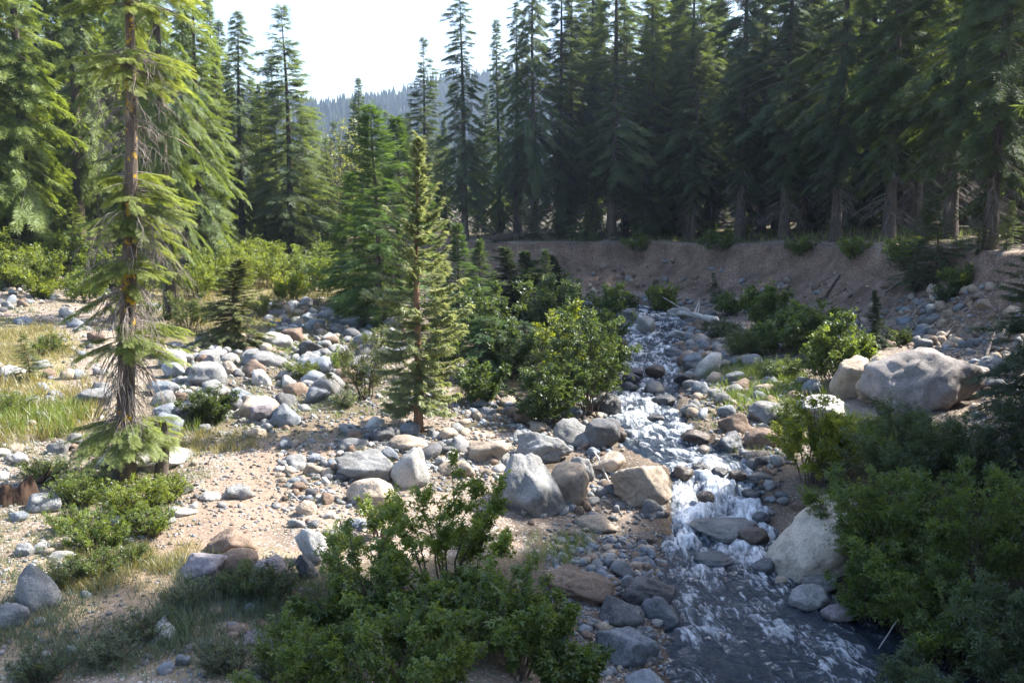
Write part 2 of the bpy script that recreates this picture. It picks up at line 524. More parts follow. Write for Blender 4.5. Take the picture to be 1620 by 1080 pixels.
fm = math_(t, 'SUBTRACT', math_(t, 'ADD', nz, fo.outputs['Fac']), 1.0)
fmask = ramp(t, math_(t, 'ADD', math_(t, 'MULTIPLY', fm, 2.2), .5), [(.22, 0), (.5, .28), (.78, .55), (1.0, .9)])
bu = N(t, 'Bump', i_Strength=1.0, i_Distance=.09); t.links.new(nz, bu.inputs['Height'])
tr = N(t, 'BsdfTransparent'); tr.inputs[0].default_value = (.28, .35, .38, 1)
dk = N(t, 'BsdfDiffuse'); t.links.new(ramp(t, fo.outputs['Fac'], [(.34, (.020, .044, .085)), (.66, (.17, .25, .35))]), dk.inputs[0])  # dark end: sky reflection painted as blue diffuse; light end: aerated water
m0 = N(t, 'MixShader', i_0=.35); t.links.new(tr.outputs[0], m0.inputs[1]); t.links.new(dk.outputs[0], m0.inputs[2])
gl = N(t, 'BsdfGlossy'); gl.inputs['Roughness'].default_value = .11; t.links.new(bu.outputs[0], gl.inputs['Normal'])
fr = N(t, 'Fresnel'); fr.inputs[0].default_value = 1.5; t.links.new(bu.outputs[0], fr.inputs['Normal'])
mw = N(t, 'MixShader'); t.links.new(fr.outputs[0], mw.inputs[0]); t.links.new(m0.outputs[0], mw.inputs[1]); t.links.new(gl.outputs[0], mw.inputs[2])
fd = N(t, 'BsdfDiffuse'); fd.inputs[0].default_value = (.82, .85, .88, 1); t.links.new(bu.outputs[0], fd.inputs['Normal'])
mf = N(t, 'MixShader'); t.links.new(fmask, mf.inputs[0]); t.links.new(mw.outputs[0], mf.inputs[1]); t.links.new(fd.outputs[0], mf.inputs[2])
t.links.new(mf.outputs[0], out.inputs[0])

# ------------------------------------------------------------------ the ground sheet
def axis(lo, hi, step, far_lo, far_hi, grow=1.12):
    mid = list(np.arange(lo, hi, step)); a = []; s = step; x = lo
    while x > far_lo:
        s *= grow; x -= s; a.append(x)
    b_ = []; s = step; x = mid[-1]
    while x < far_hi:
        s *= grow; x += s; b_.append(x)
    return np.array(a[::-1] + mid + b_)


def grid_quads(nx, ny):
    i, j = np.meshgrid(np.arange(nx - 1), np.arange(ny - 1), indexing='ij')
    return np.stack([i * ny + j, (i + 1) * ny + j, (i + 1) * ny + j + 1, i * ny + j + 1], -1).reshape(-1, 4)


gx = axis(-16, 18, .14, -420, 420); gy = axis(10, 60, .16, -60, 420)
GX, GY = np.meshgrid(gx, gy, indexing='ij')
fx, fy = GX.ravel(), GY.ravel()
fz = height(fx, fy)


def pix_poly(pts):
    return [tuple(ground(u, v)[:2]) for u, v in pts]


def set_attr(me, name, val, typ='FLOAT'):
    a = me.attributes.new(name, typ, 'POINT')
    if typ == 'FLOAT':
        a.data.foreach_set('value', np.asarray(val, np.float32).ravel())
    elif typ == 'FLOAT_VECTOR':
        a.data.foreach_set('vector', np.asarray(val, np.float32).ravel())
    else:
        a.data.foreach_set('color', np.asarray(val, np.float32).ravel())


gm = mk('ground', np.stack([fx, fy, fz], 1), grid_quads(len(gx), len(gy)), None, [M_GROUND], smooth=True)
ground_ob = tag(link('ground', gm), kind='structure')
qx = fx + 1.1 * fbm2(fx, fy, .22, 4, 61); qy = fy + 1.5 * fbm2(fx, fy, .30, 4, 62)
slope_in = in_poly(qx, qy, SLOPE_POLY); top_in = in_poly(qx, qy, TOP_POLY)
dtop, _ = seg_dist(qx, qy, TOP); dfoot, _ = seg_dist(qx, qy, FOOT); driv, iriv = seg_dist(fx, fy, RIVF)
nzb = fbm2(fx, fy, .5, 4, 77)
set_attr(gm, 'bank', np.where(slope_in, sstep(.0, 1.2, dfoot + .6 * nzb), 0) * (fy < 100))
MEADOW = pix_poly([(-60, 500), (70, 505), (125, 545), (90, 600), (160, 660), (60, 690), (-60, 680)])
WEEDY = pix_poly([(-60, 900), (150, 880), (330, 860), (520, 880), (560, 1079), (-60, 1079)])
GRASSY = pix_poly([(330, 400), (520, 420), (620, 480), (520, 560), (400, 520), (260, 470)])
gr = np.zeros(len(fx))
for poly, amt in ((MEADOW, 1), (WEEDY, .35), (GRASSY, .9), (pix_poly([(230, 430), (430, 420), (420, 540), (230, 560)]), .8)):
    gr = np.maximum(gr, in_poly(fx, fy, poly) * amt)
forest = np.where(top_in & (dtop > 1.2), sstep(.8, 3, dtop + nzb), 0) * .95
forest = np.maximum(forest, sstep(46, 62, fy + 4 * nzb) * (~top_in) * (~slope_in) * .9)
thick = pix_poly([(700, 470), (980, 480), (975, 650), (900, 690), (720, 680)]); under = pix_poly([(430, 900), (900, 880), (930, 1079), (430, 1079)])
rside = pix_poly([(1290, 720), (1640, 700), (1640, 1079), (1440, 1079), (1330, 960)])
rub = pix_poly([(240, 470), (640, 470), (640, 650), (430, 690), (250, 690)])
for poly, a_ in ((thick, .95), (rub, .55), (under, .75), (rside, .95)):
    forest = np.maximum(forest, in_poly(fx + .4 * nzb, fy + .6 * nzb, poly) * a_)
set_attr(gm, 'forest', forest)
set_attr(gm, 'grassy', np.clip(gr + .25 * (nzb > .15) * (fx < 1) * (fy > 20), 0, 1))
TRAIL = [tuple(ground(u, v)[:2]) for u, v in [(-60, 1010), (150, 960), (290, 880), (390, 800), (450, 745), (470, 700), (560, 672)]]
dtr, _ = seg_dist(fx, fy, TRAIL)
set_attr(gm, 'trail', 1 - sstep(.45, 1.25, dtr + .35 * nzb))
i0 = np.clip(iriv.astype(int), 0, len(RIVF) - 2); fr_ = iriv - i0
lvl = RIVF[i0, 3] * (1 - fr_) + RIVF[i0 + 1, 3] * fr_
set_attr(gm, 'wet', np.where(driv < 4, 1 - sstep(.02, .16, fz - lvl), 0))

# ------------------------------------------------------------------ the stream
s_line = catmull(RIV[:17], 90)
keep = s_line[:, 1] > 3
s_line = s_line[keep]
dv = np.gradient(s_line[:, :2], axis=0); seglen = np.linalg.norm(dv, axis=1); arc = np.cumsum(seglen)
nrm = np.stack([-dv[:, 1], dv[:, 0]], 1) / seglen[:, None]
tt = np.linspace(-1, 1, 81)
off = (s_line[:, 2] * 1.35 + .5)[:, None] * tt[None]
wx = s_line[:, 0][:, None] + nrm[:, 0][:, None] * off; wy = s_line[:, 1][:, None] + nrm[:, 1][:, None] * off
wl = np.repeat(s_line[:, 3][:, None], 81, 1)
A = np.repeat(arc[:, None], 81, 1)
fX, fY, fA, fO = wx.ravel(), wy.ravel(), A.ravel(), off.ravel()
# ------
falls = np.exp(-((fY - 18.6) / 1.3) ** 2)
# white water strength along the stream: falls, the pool below it, the riffles above
strength = np.interp(fY, [3, 11, 13.5, 15.0, 16.0, 17.0, 18.2, 19.8, 20.5, 21.2, 22.3, 23.5, 25, 27, 29, 31, 33, 36, 40, 46],
                     [.27, .28, .33, .32, .37, .52, .57, .50, .37, .33, .39, .42, .44, .40, .42, .43, .42, .42, .40, .37])
side = np.abs(fO) / (np.repeat(s_line[:, 2][:, None], 81, 1).ravel())
wav = fbm(np.stack([fA * 1.1, fO * 2.2, fA * 0], 1), 4, 5)
wav2 = fbm(np.stack([fA * 3.2, fO * 5.5, fA * 0 + 3], 1), 4, 15)
amp = .075 + .16 * np.clip(strength - .30, 0, 1) * 2
wav3 = fbm(np.stack([fA * 7.5, fO * 9, fA * 0 + 7], 1), 3, 25)
fZ = wl.ravel() + amp * wav * .9 + amp * .75 * wav2 - .05 * sstep(.8, 1.3, side)
# standing ripples across the current
fZ = fZ + (.02 + amp * .16) * wav3
foam = strength + .20 * wav + .16 * wav2 + .10 * wav3 - .25 * sstep(.75, 1.1, side)
wm = mk('stream', np.stack([fX, fY, fZ], 1), grid_quads(len(s_line), 81), None, [M_WATER], smooth=True)
set_attr(wm, 'foam', foam); set_attr(wm, 'flow', np.stack([fA, fO, fA * 0], 1), 'FLOAT_VECTOR')
tag(link('stream', wm), kind='structure')

# ------------------------------------------------------------------ rocks
_ico = {}


def ico(sub):
    if sub not in _ico:
        bm = bmesh.new(); bmesh.ops.create_icosphere(bm, subdivisions=sub, radius=1)
        V = np.array([v.co[:] for v in bm.verts]); F = np.array([[v.index for v in f.verts] for f in bm.faces]); bm.free()
        V /= np.linalg.norm(V, axis=1)[:, None]
        _ico[sub] = (V, F)
    return _ico[sub]


def rock_shape(seed, sub, nplanes, dlo, dhi, p, rough, taper=0.0, shear=0.0):
    """unit boulder: a sphere cut by random planes with softened edges, then roughened"""
    g = np.random.default_rng(seed)
    V, F = ico(sub)
    n = g.normal(size=(nplanes, 3)); n /= np.linalg.norm(n, axis=1)[:, None]
    d = g.uniform(dlo, dhi, nplanes)
    dots = np.clip(V @ n.T, 0, None) / d[None]
    r = (1 + (dots ** p).sum(1)) ** (-1 / p)
    o = g.uniform(0, 50, 3)
    r = r * (1 + rough * fbm(V * 1.6 + o, 3, seed % 97) + rough * .55 * fbm(V * 4.6 + o, 5, seed % 89))
    P = V * r[:, None]
    if taper:
        z = P[:, 2] / np.abs(P[:, 2]).max(); P[:, 0] = P[:, 0] * (1 - taper * z) + shear * z; P[:, 1] *= 1 - .5 * taper * z
    P = P - (P.max(0) + P.min(0)) / 2
    P = P / np.abs(P).max(0)[None]
    return P, F


ROUND, MID, ANG = (9, .68, .95, 14, .17), (12, .55, .86, 26, .17), (14, .46, .8, 44, .17)
GREY, PALE, TAN, DARK, BLUE, BROWN = (.215, .215, .212), (.42, .405, .38), (.355, .29, .225), (.115, .115, .12), (.20, .22, .245), (.19, .135, .10)
COLS = dict(warm=(.30, .27, .255), beige=(.40, .35, .29), grey=GREY, pale=PALE, tan=TAN, dark=DARK, blue=BLUE, brown=BROWN, purple=(.21, .185, .195))
ROCKS = []          # (object, pixel position, size words) for the labels


def add_rock(name, P, F, loc, dims, rot, color, mat=None, smooth=True):
    me = mk(name, P * np.asarray(dims)[None] / 2, None, F, [mat or M_ROCK], smooth=smooth)
    o = link(name, me); o.location = loc; o.rotation_euler = rot; o.color = tuple(color) + (1,)
    return o


# name kind, centre u, v, width, height (1620 px picture), colour, shape, roll in degrees, label
HERO = [
    (60, 935, 76, 88, 'grey', MID + (.55, -.28), 0, 'leaning pointed grey boulder standing at the left end of the shaded trail'),
    (20, 978, 56, 46, 'grey', MID, 0, 'squat grey block lying in front of the leaning pointed boulder'),
    (366, 858, 74, 44, 'brown', MID, 0, 'dark brown domed boulder at the edge of the foreground shadow'),
    (318, 905, 84, 56, 'purple', ANG, -12, 'sloping purple-grey slab under weeds below the dark brown domed boulder'),
    (378, 893, 66, 46, 'brown', ROUND, 0, 'rounded brown rock just under the dark brown domed boulder'),
    (432, 908, 74, 46, 'purple', ANG, 25, 'pale angular slab tilted to the right in the foreground weeds'),
    (258, 1000, 44, 46, 'pale', ANG + (.55, -.15), 0, 'small pointed pale rock standing alone among sage in the foreground'),
    (376, 998, 48, 26, 'brown', ANG, 0, 'flat reddish brown rock among the foreground weeds'),
    (410, 1012, 60, 26, 'purple', ANG, 12, 'low purplish slab beside the flat reddish brown rock'),
    (498, 868, 44, 70, 'pale', ANG, -35, 'pale speckled slab leaning steeply beside the foreground alder'),
    (482, 900, 30, 44, 'dark', ANG, -40, 'dark narrow rock leaning below the pale speckled slab'),
    (580, 742, 92, 54, 'grey', MID, 0, 'broad pale grey boulder on the bank right of the trail'),
    (650, 742, 62, 76, 'pale', ANG, 15, 'tall angular white-grey boulder next to the broad pale grey boulder'),
    (588, 782, 76, 52, 'tan', MID, 15, 'sunlit tan boulder below the broad pale grey boulder'),
    (842, 776, 112, 114, 'grey', MID + (.4, -.3), 8, 'biggest grey wedge-shaped boulder behind the foreground alder'),
    (896, 772, 66, 84, 'tan', ROUND, 28, 'tall sunlit tan boulder leaning on the right of the wedge-shaped boulder'),
    (921, 746, 40, 46, 'grey', ANG, 10, 'pointed grey rock behind the tall sunlit tan boulder'),
    (962, 738, 56, 40, 'tan', ANG, -8, 'brown flat-topped rock near the head of the small falls'),
    (1012, 770, 94, 74, 'tan', MID, 14, 'big sunlit tan boulder at the left lip of the small falls'),
    (1030, 808, 36, 34, 'dark', ANG, 0, 'small dark wet block at the foot of the sunlit tan boulder by the falls'),
    (944, 829, 70, 26, 'tan', MID, 8, 'flat tan slab by the still pool left of the falls'),
    (912, 927, 116, 58, 'brown', ANG, 8, 'long brown streaked boulder on the gravel bar'),
    (984, 903, 36, 36, 'grey', ANG, -6, 'small grey block standing behind the long brown streaked boulder'),
    (1020, 941, 84, 56, 'dark', ANG, 14, 'dark angular boulder right of the long brown streaked boulder'),
    (1044, 971, 58, 54, 'blue', ANG, 0, 'dark slate boulder at the water edge below the dark angular boulder'),
    (985, 976, 70, 44, 'dark', ANG, 20, 'dark tilted boulder between the streaked boulder and the large flat slab'),
    (990, 1027, 106, 70, 'blue', MID, 4, 'large flat-topped blue-grey slab at the lower edge of the stream'),
    (1020, 1076, 64, 34, 'blue', ROUND, 0, 'grey boulder cut by the bottom edge below the blue-grey slab'),
    (1146, 841, 106, 34, 'grey', MID, 3, 'long low wet slab lying in the stream below the falls'),
    (1190, 849, 52, 32, 'brown', ROUND, -6, 'rounded brown rock against the right end of the long wet slab'),
    (1296, 856, 170, 138, 'beige', (9, .72, .96, 11, .14, .35, .35), 0, 'big smooth beige boulder half hidden by the streamside willows'),
    (1213, 898, 44, 34, 'blue', MID, 0, 'bluish wet rock in the water below the smooth beige boulder'),
    (1235, 918, 18, 16, 'tan', ROUND, 0, 'small round tan rock in the water below the bluish wet rock'),
    (1283, 946, 68, 40, 'grey', MID, 0, 'grey rock at the right water edge under the willows'),
    (1326, 971, 54, 26, 'purple', ROUND, 0, 'low purplish rock in the dark water under the willows'),
    (1440, 1072, 44, 26, 'blue', MID, 0, 'small slate rock at the bottom edge under the willows'),
    (1462, 608, 186, 110, 'warm', MID, -6, 'huge warm grey boulder at the foot of the right bank'),
    (1346, 604, 60, 78, 'tan', ANG, 0, 'cracked tan boulder left of the huge warm grey boulder'),
    (1384, 606, 60, 84, 'tan', ANG, 12, 'split tan block wedged between the cracked boulder and the huge boulder'),
    (1306, 652, 96, 52, 'pale', MID, 0, 'pale crumbled boulder in front of the cracked tan boulder'),
    (1216, 656, 66, 36, 'grey', MID, 5, 'grey flat-topped boulder on the right cobble bar'),
    (1165, 672, 52, 38, 'brown', MID, 8, 'brown boulder left of the grey flat-topped boulder on the cobble bar'),
    (1155, 701, 46, 38, 'blue', ANG, 0, 'angular blue-grey boulder at the right water edge above the falls'),
    (1206, 696, 56, 34, 'brown', ROUND, -10, 'dark rounded boulder right of the angular blue-grey boulder'),
    (1120, 582, 50, 44, 'pale', ANG, -14, 'white pointed boulder beside the grassy edge of the upper stream'),
    (1100, 692, 44, 26, 'brown', ROUND, 0, 'brown wet boulder in the stream above the falls'),
    (1022, 516, 30, 32, 'pale', MID, 0, 'pale upright boulder where the stream comes round the bend'),
    (1072, 530, 34, 16, 'pale', MID, 0, 'pale flat rock right of the upright boulder at the bend'),
    (994, 500, 30, 24, 'grey', MID, 0, 'grey boulder behind the pale upright boulder at the bend'),
    (1074, 494, 36, 20, 'pale', ANG, 12, 'pale slab at the foot of the bank near the white log'),
    (1072, 560, 40, 20, 'blue', MID, 0, 'blue-grey flat boulder in the upper stream'),
    (1002, 590, 30, 16, 'dark', ROUND, 0, 'dark wet rock splitting the upper riffle'),
    (1086, 600, 38, 22, 'dark', MID, 0, 'dark boulder on the right side of the upper riffle'),
    (1050, 634, 36, 18, 'dark', ROUND, 0, 'dark low rock in the middle of the upper riffle'),
    (1094, 648, 34, 22, 'grey', MID, 0, 'grey rock at the right water edge beside the upper riffle'),
    (860, 712, 88, 52, 'grey', MID, 10, 'sunlit grey boulder behind the wedge-shaped boulder'),
    (908, 690, 60, 54, 'grey', ANG, 0, 'grey boulder under the edge of the streamside alders'),
    (952, 690, 54, 58, 'dark', ANG, 6, 'dark upright boulder at the left water edge above the falls'),
    (960, 642, 44, 38, 'dark', ROUND, 0, 'dark boulder under the alders at the left of the riffle'),
    (774, 716, 66, 38, 'tan', MID, -6, 'sunlit tan boulder right of the young cedar'),
    (722, 742, 56, 28, 'tan', MID, 4, 'flat tan rock left of the wedge-shaped boulder'),
    (648, 704, 62, 28, 'tan', ROUND, 6, 'rounded tan rock at the foot of the young cedar'),
    (605, 690, 40, 28, 'dark', ANG, 14, 'dark grey tilted rock left of the cedar foot'),
    (592, 674, 30, 24, 'pale', ANG, 0, 'small pale angular rock behind the dark tilted rock by the cedar'),
    (560, 706, 44, 26, 'grey', ROUND, 0, 'grey rounded rock at the far edge of the trail'),
    (418, 571, 72, 30, 'grey', ROUND, 4, 'long grey boulder beside the small dark cedar'),
    (330, 598, 56, 46, 'grey', MID, 10, 'grey boulder in the rubble left of the small dark cedar'),
    (336, 574, 30, 26, 'grey', MID, 0, 'upper grey boulder in the rubble behind the dead-twig fir'),
    (276, 588, 36, 30, 'blue', MID, 0, 'blue-grey boulder right of the bare fir trunk'),
    (362, 584, 24, 26, 'tan', ROUND, 0, 'egg-shaped tan rock in the rubble left of the long grey boulder'),
    (304, 590, 22, 22, 'dark', ROUND, 0, 'dark round rock between two grey boulders in the rubble'),
    (270, 652, 56, 28, 'blue', ROUND, 6, 'smooth blue-grey boulder behind the lowest fir branches'),
    (258, 634, 36, 28, 'grey', ROUND, 0, 'round grey boulder right of the drooping dead twigs'),
    (284, 630, 32, 22, 'brown', ROUND, 0, 'brownish round rock left of the dark green bush'),
    (414, 658, 36, 36, 'purple', MID, 4, 'upright brown-grey boulder right of the dark green bush'),
    (452, 660, 46, 42, 'blue', MID + (.45, .0), 0, 'dark blue-grey pyramid-shaped boulder at the far end of the trail'),
    (388, 628, 46, 24, 'blue', ANG, 16, 'tilted blue-grey slab behind the dark green bush'),
    (322, 680, 24, 18, 'grey', MID, 0, 'grey rock in front of the dark green bush'),
    (402, 686, 36, 18, 'tan', MID, 8, 'half-buried tan rock on the trail edge'),
    (466, 730, 36, 22, 'grey', ROUND, 0, 'round grey rock on the far side of the trail'),
    (498, 726, 24, 18, 'blue', ROUND, 0, 'small blue-grey rock right of the round grey trail rock'),
    (376, 782, 48, 28, 'grey', ANG, -8, 'grey rock on the left side of the sunlit trail'),
    (332, 787, 34, 18, 'pale', MID, 0, 'pale flat rock left of the grey trail rock'),
    (294, 776, 30, 20, 'grey', ANG, -16, 'small grey tilted rock right of the bright ground shrub'),
    (286, 812, 48, 18, 'pale', ANG, -6, 'pale flat slab at the right edge of the bright ground shrub'),
    (484, 806, 32, 30, 'tan', ROUND, 20, 'tan leaning rock on the right side of the sunlit trail'),
    (240, 728, 150, 46, 'pale', MID, 4, 'long pale slab behind the two dark fir trunks'),
    (72, 798, 54, 34, 'grey', MID, 0, 'grey rock below the rotten stump'),
    (30, 818, 28, 18, 'blue', MID, 0, 'small blue-grey rock under the stump at the left edge'),
    (98, 882, 38, 22, 'pale', ROUND, 0, 'round pale rock on the left of the bright ground shrub'),
    (66, 866, 24, 18, 'pale', ROUND, 0, 'small pale rock behind the round pale rock at left'),
    (40, 870, 28, 22, 'grey', MID, 24, 'small grey rock above the leaning pointed boulder'),
    (148, 632, 56, 34, 'grey', MID, 0, 'grey boulder in the grass left of the bare fir trunk'),
    (64, 614, 26, 16, 'blue', MID, 0, 'blue-grey rock in the grass below the tiny fir at left'),
    (20, 588, 36, 18, 'pale', MID, 0, 'pale rock at the left edge beyond the tiny fir'),
    (36, 508, 30, 14, 'blue', MID, 0, 'blue-grey boulder on the dry meadow at the left edge'),
    (500, 514, 32, 18, 'blue', MID, 0, 'blue boulder on the upper rubble left of the young cedar'),
    (456, 522, 34, 12, 'pale', MID, 0, 'pale flat boulder on the upper rubble'),
    (512, 560, 24, 18, 'grey', ROUND, 0, 'round grey rock on the middle rubble'),
    (556, 512, 34, 20, 'blue', MID, 0, 'blue-grey boulder behind the scraggly bush'),
    (1462, 524, 30, 22, 'blue', MID, 0, 'blue-grey boulder on the right bank above the huge boulder'),
    (1474, 506, 32, 20, 'grey', MID, 0, 'grey-brown boulder above the blue-grey boulder on the right bank'),
    (1476, 488, 20, 14, 'pale', MID, 0, 'pale rock topmost of three stacked on the right bank'),
    (1570, 578, 40, 32, 'grey', ROUND, 0, 'grey boulder right of the huge boulder'),
    (1574, 610, 32, 22, 'grey', ROUND, 0, 'grey boulder by the dark conifer at the right edge'),
    (1564, 482, 36, 18, 'tan', MID, 0, 'tan boulder on the right bank under the small fir'),
    (1604, 494, 30, 20, 'tan', ROUND, 0, 'tan boulder at the right edge on the bank'),
    (1536, 626, 24, 16, 'tan', ROUND, 0, 'tan round rock at the right foot of the huge boulder'),
    (1476, 458, 20, 18, 'tan', ROUND, 0, 'tan rock lodged high in the bank below the lip'),
    (1082, 750, 30, 26, 'brown', ROUND, 0, 'brown wet boulder at the left end of the falls lip'),
    (1110, 742, 34, 22, 'dark', ROUND, 0, 'dark wet boulder in the middle of the falls lip'),
    (1140, 748, 28, 18, 'dark', MID, 0, 'small dark rock on the falls lip right of the middle boulder'),
    (1168, 752, 30, 18, 'brown', ROUND, 0, 'small brown rock near the right end of the falls lip'),
    (1206, 757, 46, 18, 'dark', MID, 0, 'flat dark rock at the right end of the falls lip'),
    (1116, 788, 28, 22, 'brown', ROUND, 0, 'brown rock standing in the white water of the falls'),
    (1190, 782, 30, 14, 'dark', MID, 0, 'low dark rock right of the white water'),
    (1128, 886, 60, 24, 'blue', ROUND, 0, 'nearly sunken blue-grey rock below the long wet slab'),
    (1020, 856, 28, 20, 'brown', MID, 0, 'brown rock at the left edge of the white water'),
    (1300, 925, 60, 30, 'grey', MID, 0, 'grey rock in the shade under the smooth beige boulder'),
    (1270, 800, 40, 26, 'brown', ROUND, 0, 'brown rock above the smooth beige boulder'),
    (1205, 820, 30, 20, 'blue', ROUND, 0, 'rounded slate rock on the right edge of the falls pool'),
    (1002, 476, 16, 12, 'tan', ROUND, 0, 'small tan boulder at the foot of the far bank'),
]


def plant_rock(u, v, w, h, color, shape, roll, label, k, sub=4):
    base = ground(u, v + h * .36, True)
    zc = depth_of(base); wm_ = w / FOC * zc; hm = h / FOC * zc
    dm = wm_ * .85 if h < w else wm_
    hm = max(hm * 1.02, wm_ * .3)
    d = ray(u, v); tt_ = (base[1] + dm * .28) / d[1]
    c = np.array([d[0] * tt_, d[1] * tt_, CAMZ + d[2] * tt_])
    wat = water_level(c[0], c[1])
    P, F = rock_shape(1000 + k * 7, sub, *shape)
    col = np.array(COLS[color]) * (1 + .13 * np.random.default_rng(k).normal())
    wet = wat is not None and c[2] - hm * .2 < wat + .25 and color in ('dark', 'brown', 'blue')
    o = add_rock('boulder' if max(wm_, hm) > .45 else 'rock', P, F, c, (wm_ * 1.06, dm, hm * 1.06), (R(random.uniform(-6, 6)), R(roll), R(random.uniform(-12, 12))), col, M_WETROCK if wet else M_ROCK)
    tag(o, label, 'boulder' if max(wm_, hm) > .45 else 'rock')
    ROCKS.append((o, u, v, w, label))
    return o


def water_level(x, y):
    d, i = seg_dist(np.array([x]), np.array([y]), RIVF)
    k = min(int(i[0]), len(RIVF) - 2); f = i[0] - k
    if d[0] > RIVF[k, 2] * (1 - f) + RIVF[k + 1, 2] * f + .25:
        return None
    return RIVF[k, 3] * (1 - f) + RIVF[k + 1, 3] * f


for k, h_ in enumerate(HERO):
    plant_rock(*h_, k, sub=5 if h_[2] > 80 else 4)

# scattered rocks: polygon in picture points, number, smallest and largest width in m, power, colours
mix_sun = ['grey', 'grey', 'pale', 'tan', 'grey', 'blue', 'brown', 'dark']
mix_wet = ['dark', 'blue', 'brown', 'grey', 'dark']
mix_bar = ['grey', 'blue', 'blue', 'brown', 'tan']
ZONES = [
    ([(250, 560), (330, 540), (470, 545), (600, 590), (560, 650), (420, 690), (330, 660), (250, 690)], 640, .15, .95, mix_sun, 'rubble between the fir and the cedar'),
    ([(420, 480), (620, 490), (640, 560), (560, 600), (430, 550)], 420, .16, .9, mix_sun, 'upper rubble left of the cedar'),
    ([(-40, 440), (120, 430), (250, 470), (240, 560), (130, 570), (60, 510), (-40, 500)], 260, .15, .65, mix_sun, 'rubble beyond the left meadow'),
    ([(-40, 570), (160, 580), (180, 660), (60, 690), (-40, 640)], 160, .10, .5, mix_sun, 'left meadow'),
    ([(-40, 700), (170, 690), (300, 700), (330, 800), (240, 850), (100, 900), (-40, 930)], 300, .07, .42, mix_sun, 'ground around the fir trunks'),
    ([(430, 700), (560, 700), (580, 800), (560, 860), (450, 830)], 330, .06, .38, mix_sun, 'sunlit trail edge'),
    ([(540, 680), (760, 680), (830, 720), (790, 760), (560, 730)], 420, .10, .62, mix_sun, 'bank below the cedar'),
    ([(700, 640), (960, 640), (990, 720), (860, 730), (760, 700)], 230, .12, .6, mix_bar, 'shaded bank under the alders'),
    ([(800, 740), (1050, 740), (1060, 830), (900, 850), (820, 830)], 220, .07, .34, mix_sun, 'left edge of the falls'),
    ([(870, 850), (1020, 850), (1060, 900), (1040, 1060), (900, 1079), (860, 950)], 900, .05, .26, mix_bar, 'gravel bar'),
    ([(985, 490), (1130, 500), (1110, 570), (1090, 640), (1060, 700), (960, 720), (970, 600)], 250, .16, .72, mix_wet, 'upper stream'),
    ([(1080, 520), (1200, 560), (1290, 620), (1250, 700), (1220, 760), (1110, 740), (1090, 640)], 620, .12, .68, mix_bar, 'right cobble bar'),
    ([(1060, 735), (1230, 720), (1240, 800), (1200, 880), (1180, 800)], 150, .10, .38, mix_wet, 'right edge of the falls'),
    ([(1180, 860), (1260, 880), (1330, 960), (1300, 990), (1200, 920)], 60, .10, .34, mix_wet, 'right water edge'),
    ([(1420, 470), (1640, 440), (1660, 640), (1540, 700), (1540, 560), (1440, 550)], 520, .10, .55, mix_bar + ['tan', 'tan'], 'rubble on the right bank'),
    ([(760, 400), (1060, 395), (1420, 410), (1480, 480), (1440, 560), (1300, 520), (1060, 470), (800, 460)], 480, .08, .5, ['brown', 'tan', 'brown', 'grey'], 'face of the cut bank'),
    ([(1000, 470), (1080, 470), (1300, 530), (1420, 570), (1300, 600), (1080, 520)], 150, .12, .45, mix_bar, 'foot of the cut bank'),
    ([(560, 640), (640, 600), (700, 640), (660, 680)], 90, .08, .4, mix_sun, 'scree behind the cedar'),
    ([(0, 880), (330, 880), (540, 900), (560, 1079), (0, 1079)], 260, .05, .22, ['grey', 'purple', 'blue', 'brown'], 'shaded foreground'),
    ([(330, 690), (460, 690), (440, 830), (240, 860)], 140, .04, .2, mix_sun, 'trail'),
    ([(560, 460), (800, 470), (980, 480), (960, 640), (700, 640), (600, 560)], 260, .15, .6, mix_bar, 'thicket by the stream'),
]
scat = []
for poly, n, lo, hi, cols, zone in ZONES:
    P = pix_poly(poly); P_ = np.array(P); x0, y0 = P_.min(0); x1, y1 = P_.max(0)
    got = 0; tries = 0
    while got < n and tries < 40:
        tries += 1
        x = rng.uniform(x0, x1, n * 2); y = rng.uniform(y0, y1, n * 2)
        clump = fbm2(x, y, .45, 3, 55)
        ok = in_poly(x, y, P) & (clump + rng.uniform(-.35, .35, n * 2) > -.12)
        x, y = x[ok][:n - got], y[ok][:n - got]; got += len(x)
        sz = lo + (hi - lo) * rng.random(len(x)) ** 3.6
        z = height(x, y)
        for a, b_, c_, s_ in zip(x, y, z, sz):
            scat.append((s_ / b_, a, b_, c_, s_, random.choice(cols), zone))
scat.sort(key=lambda q: -q[0])
N_SINGLE = 288 - len(HERO)
VAR = [rock_shape(300 + i, 3, *[ROUND, MID, ANG, ANG][i % 4]) for i in range(14)]
VARM = {}
for i, (P, F) in enumerate(VAR):
    for wet in (0, 1):
        me = mk('rock', P / 2, None, F, [M_WETROCK if wet else M_ROCK], smooth=True)
        VARM[i, wet] = me
WORD = dict(warm='warm grey', beige='beige', grey='grey', pale='pale', tan='tan', dark='dark', blue='blue-grey', brown='brown', purple='purplish')
placed = [(o.location.x, o.location.y, max(o.dimensions) * .5) for o, *_ in ROCKS]
SCATROCKS = []; rest = []
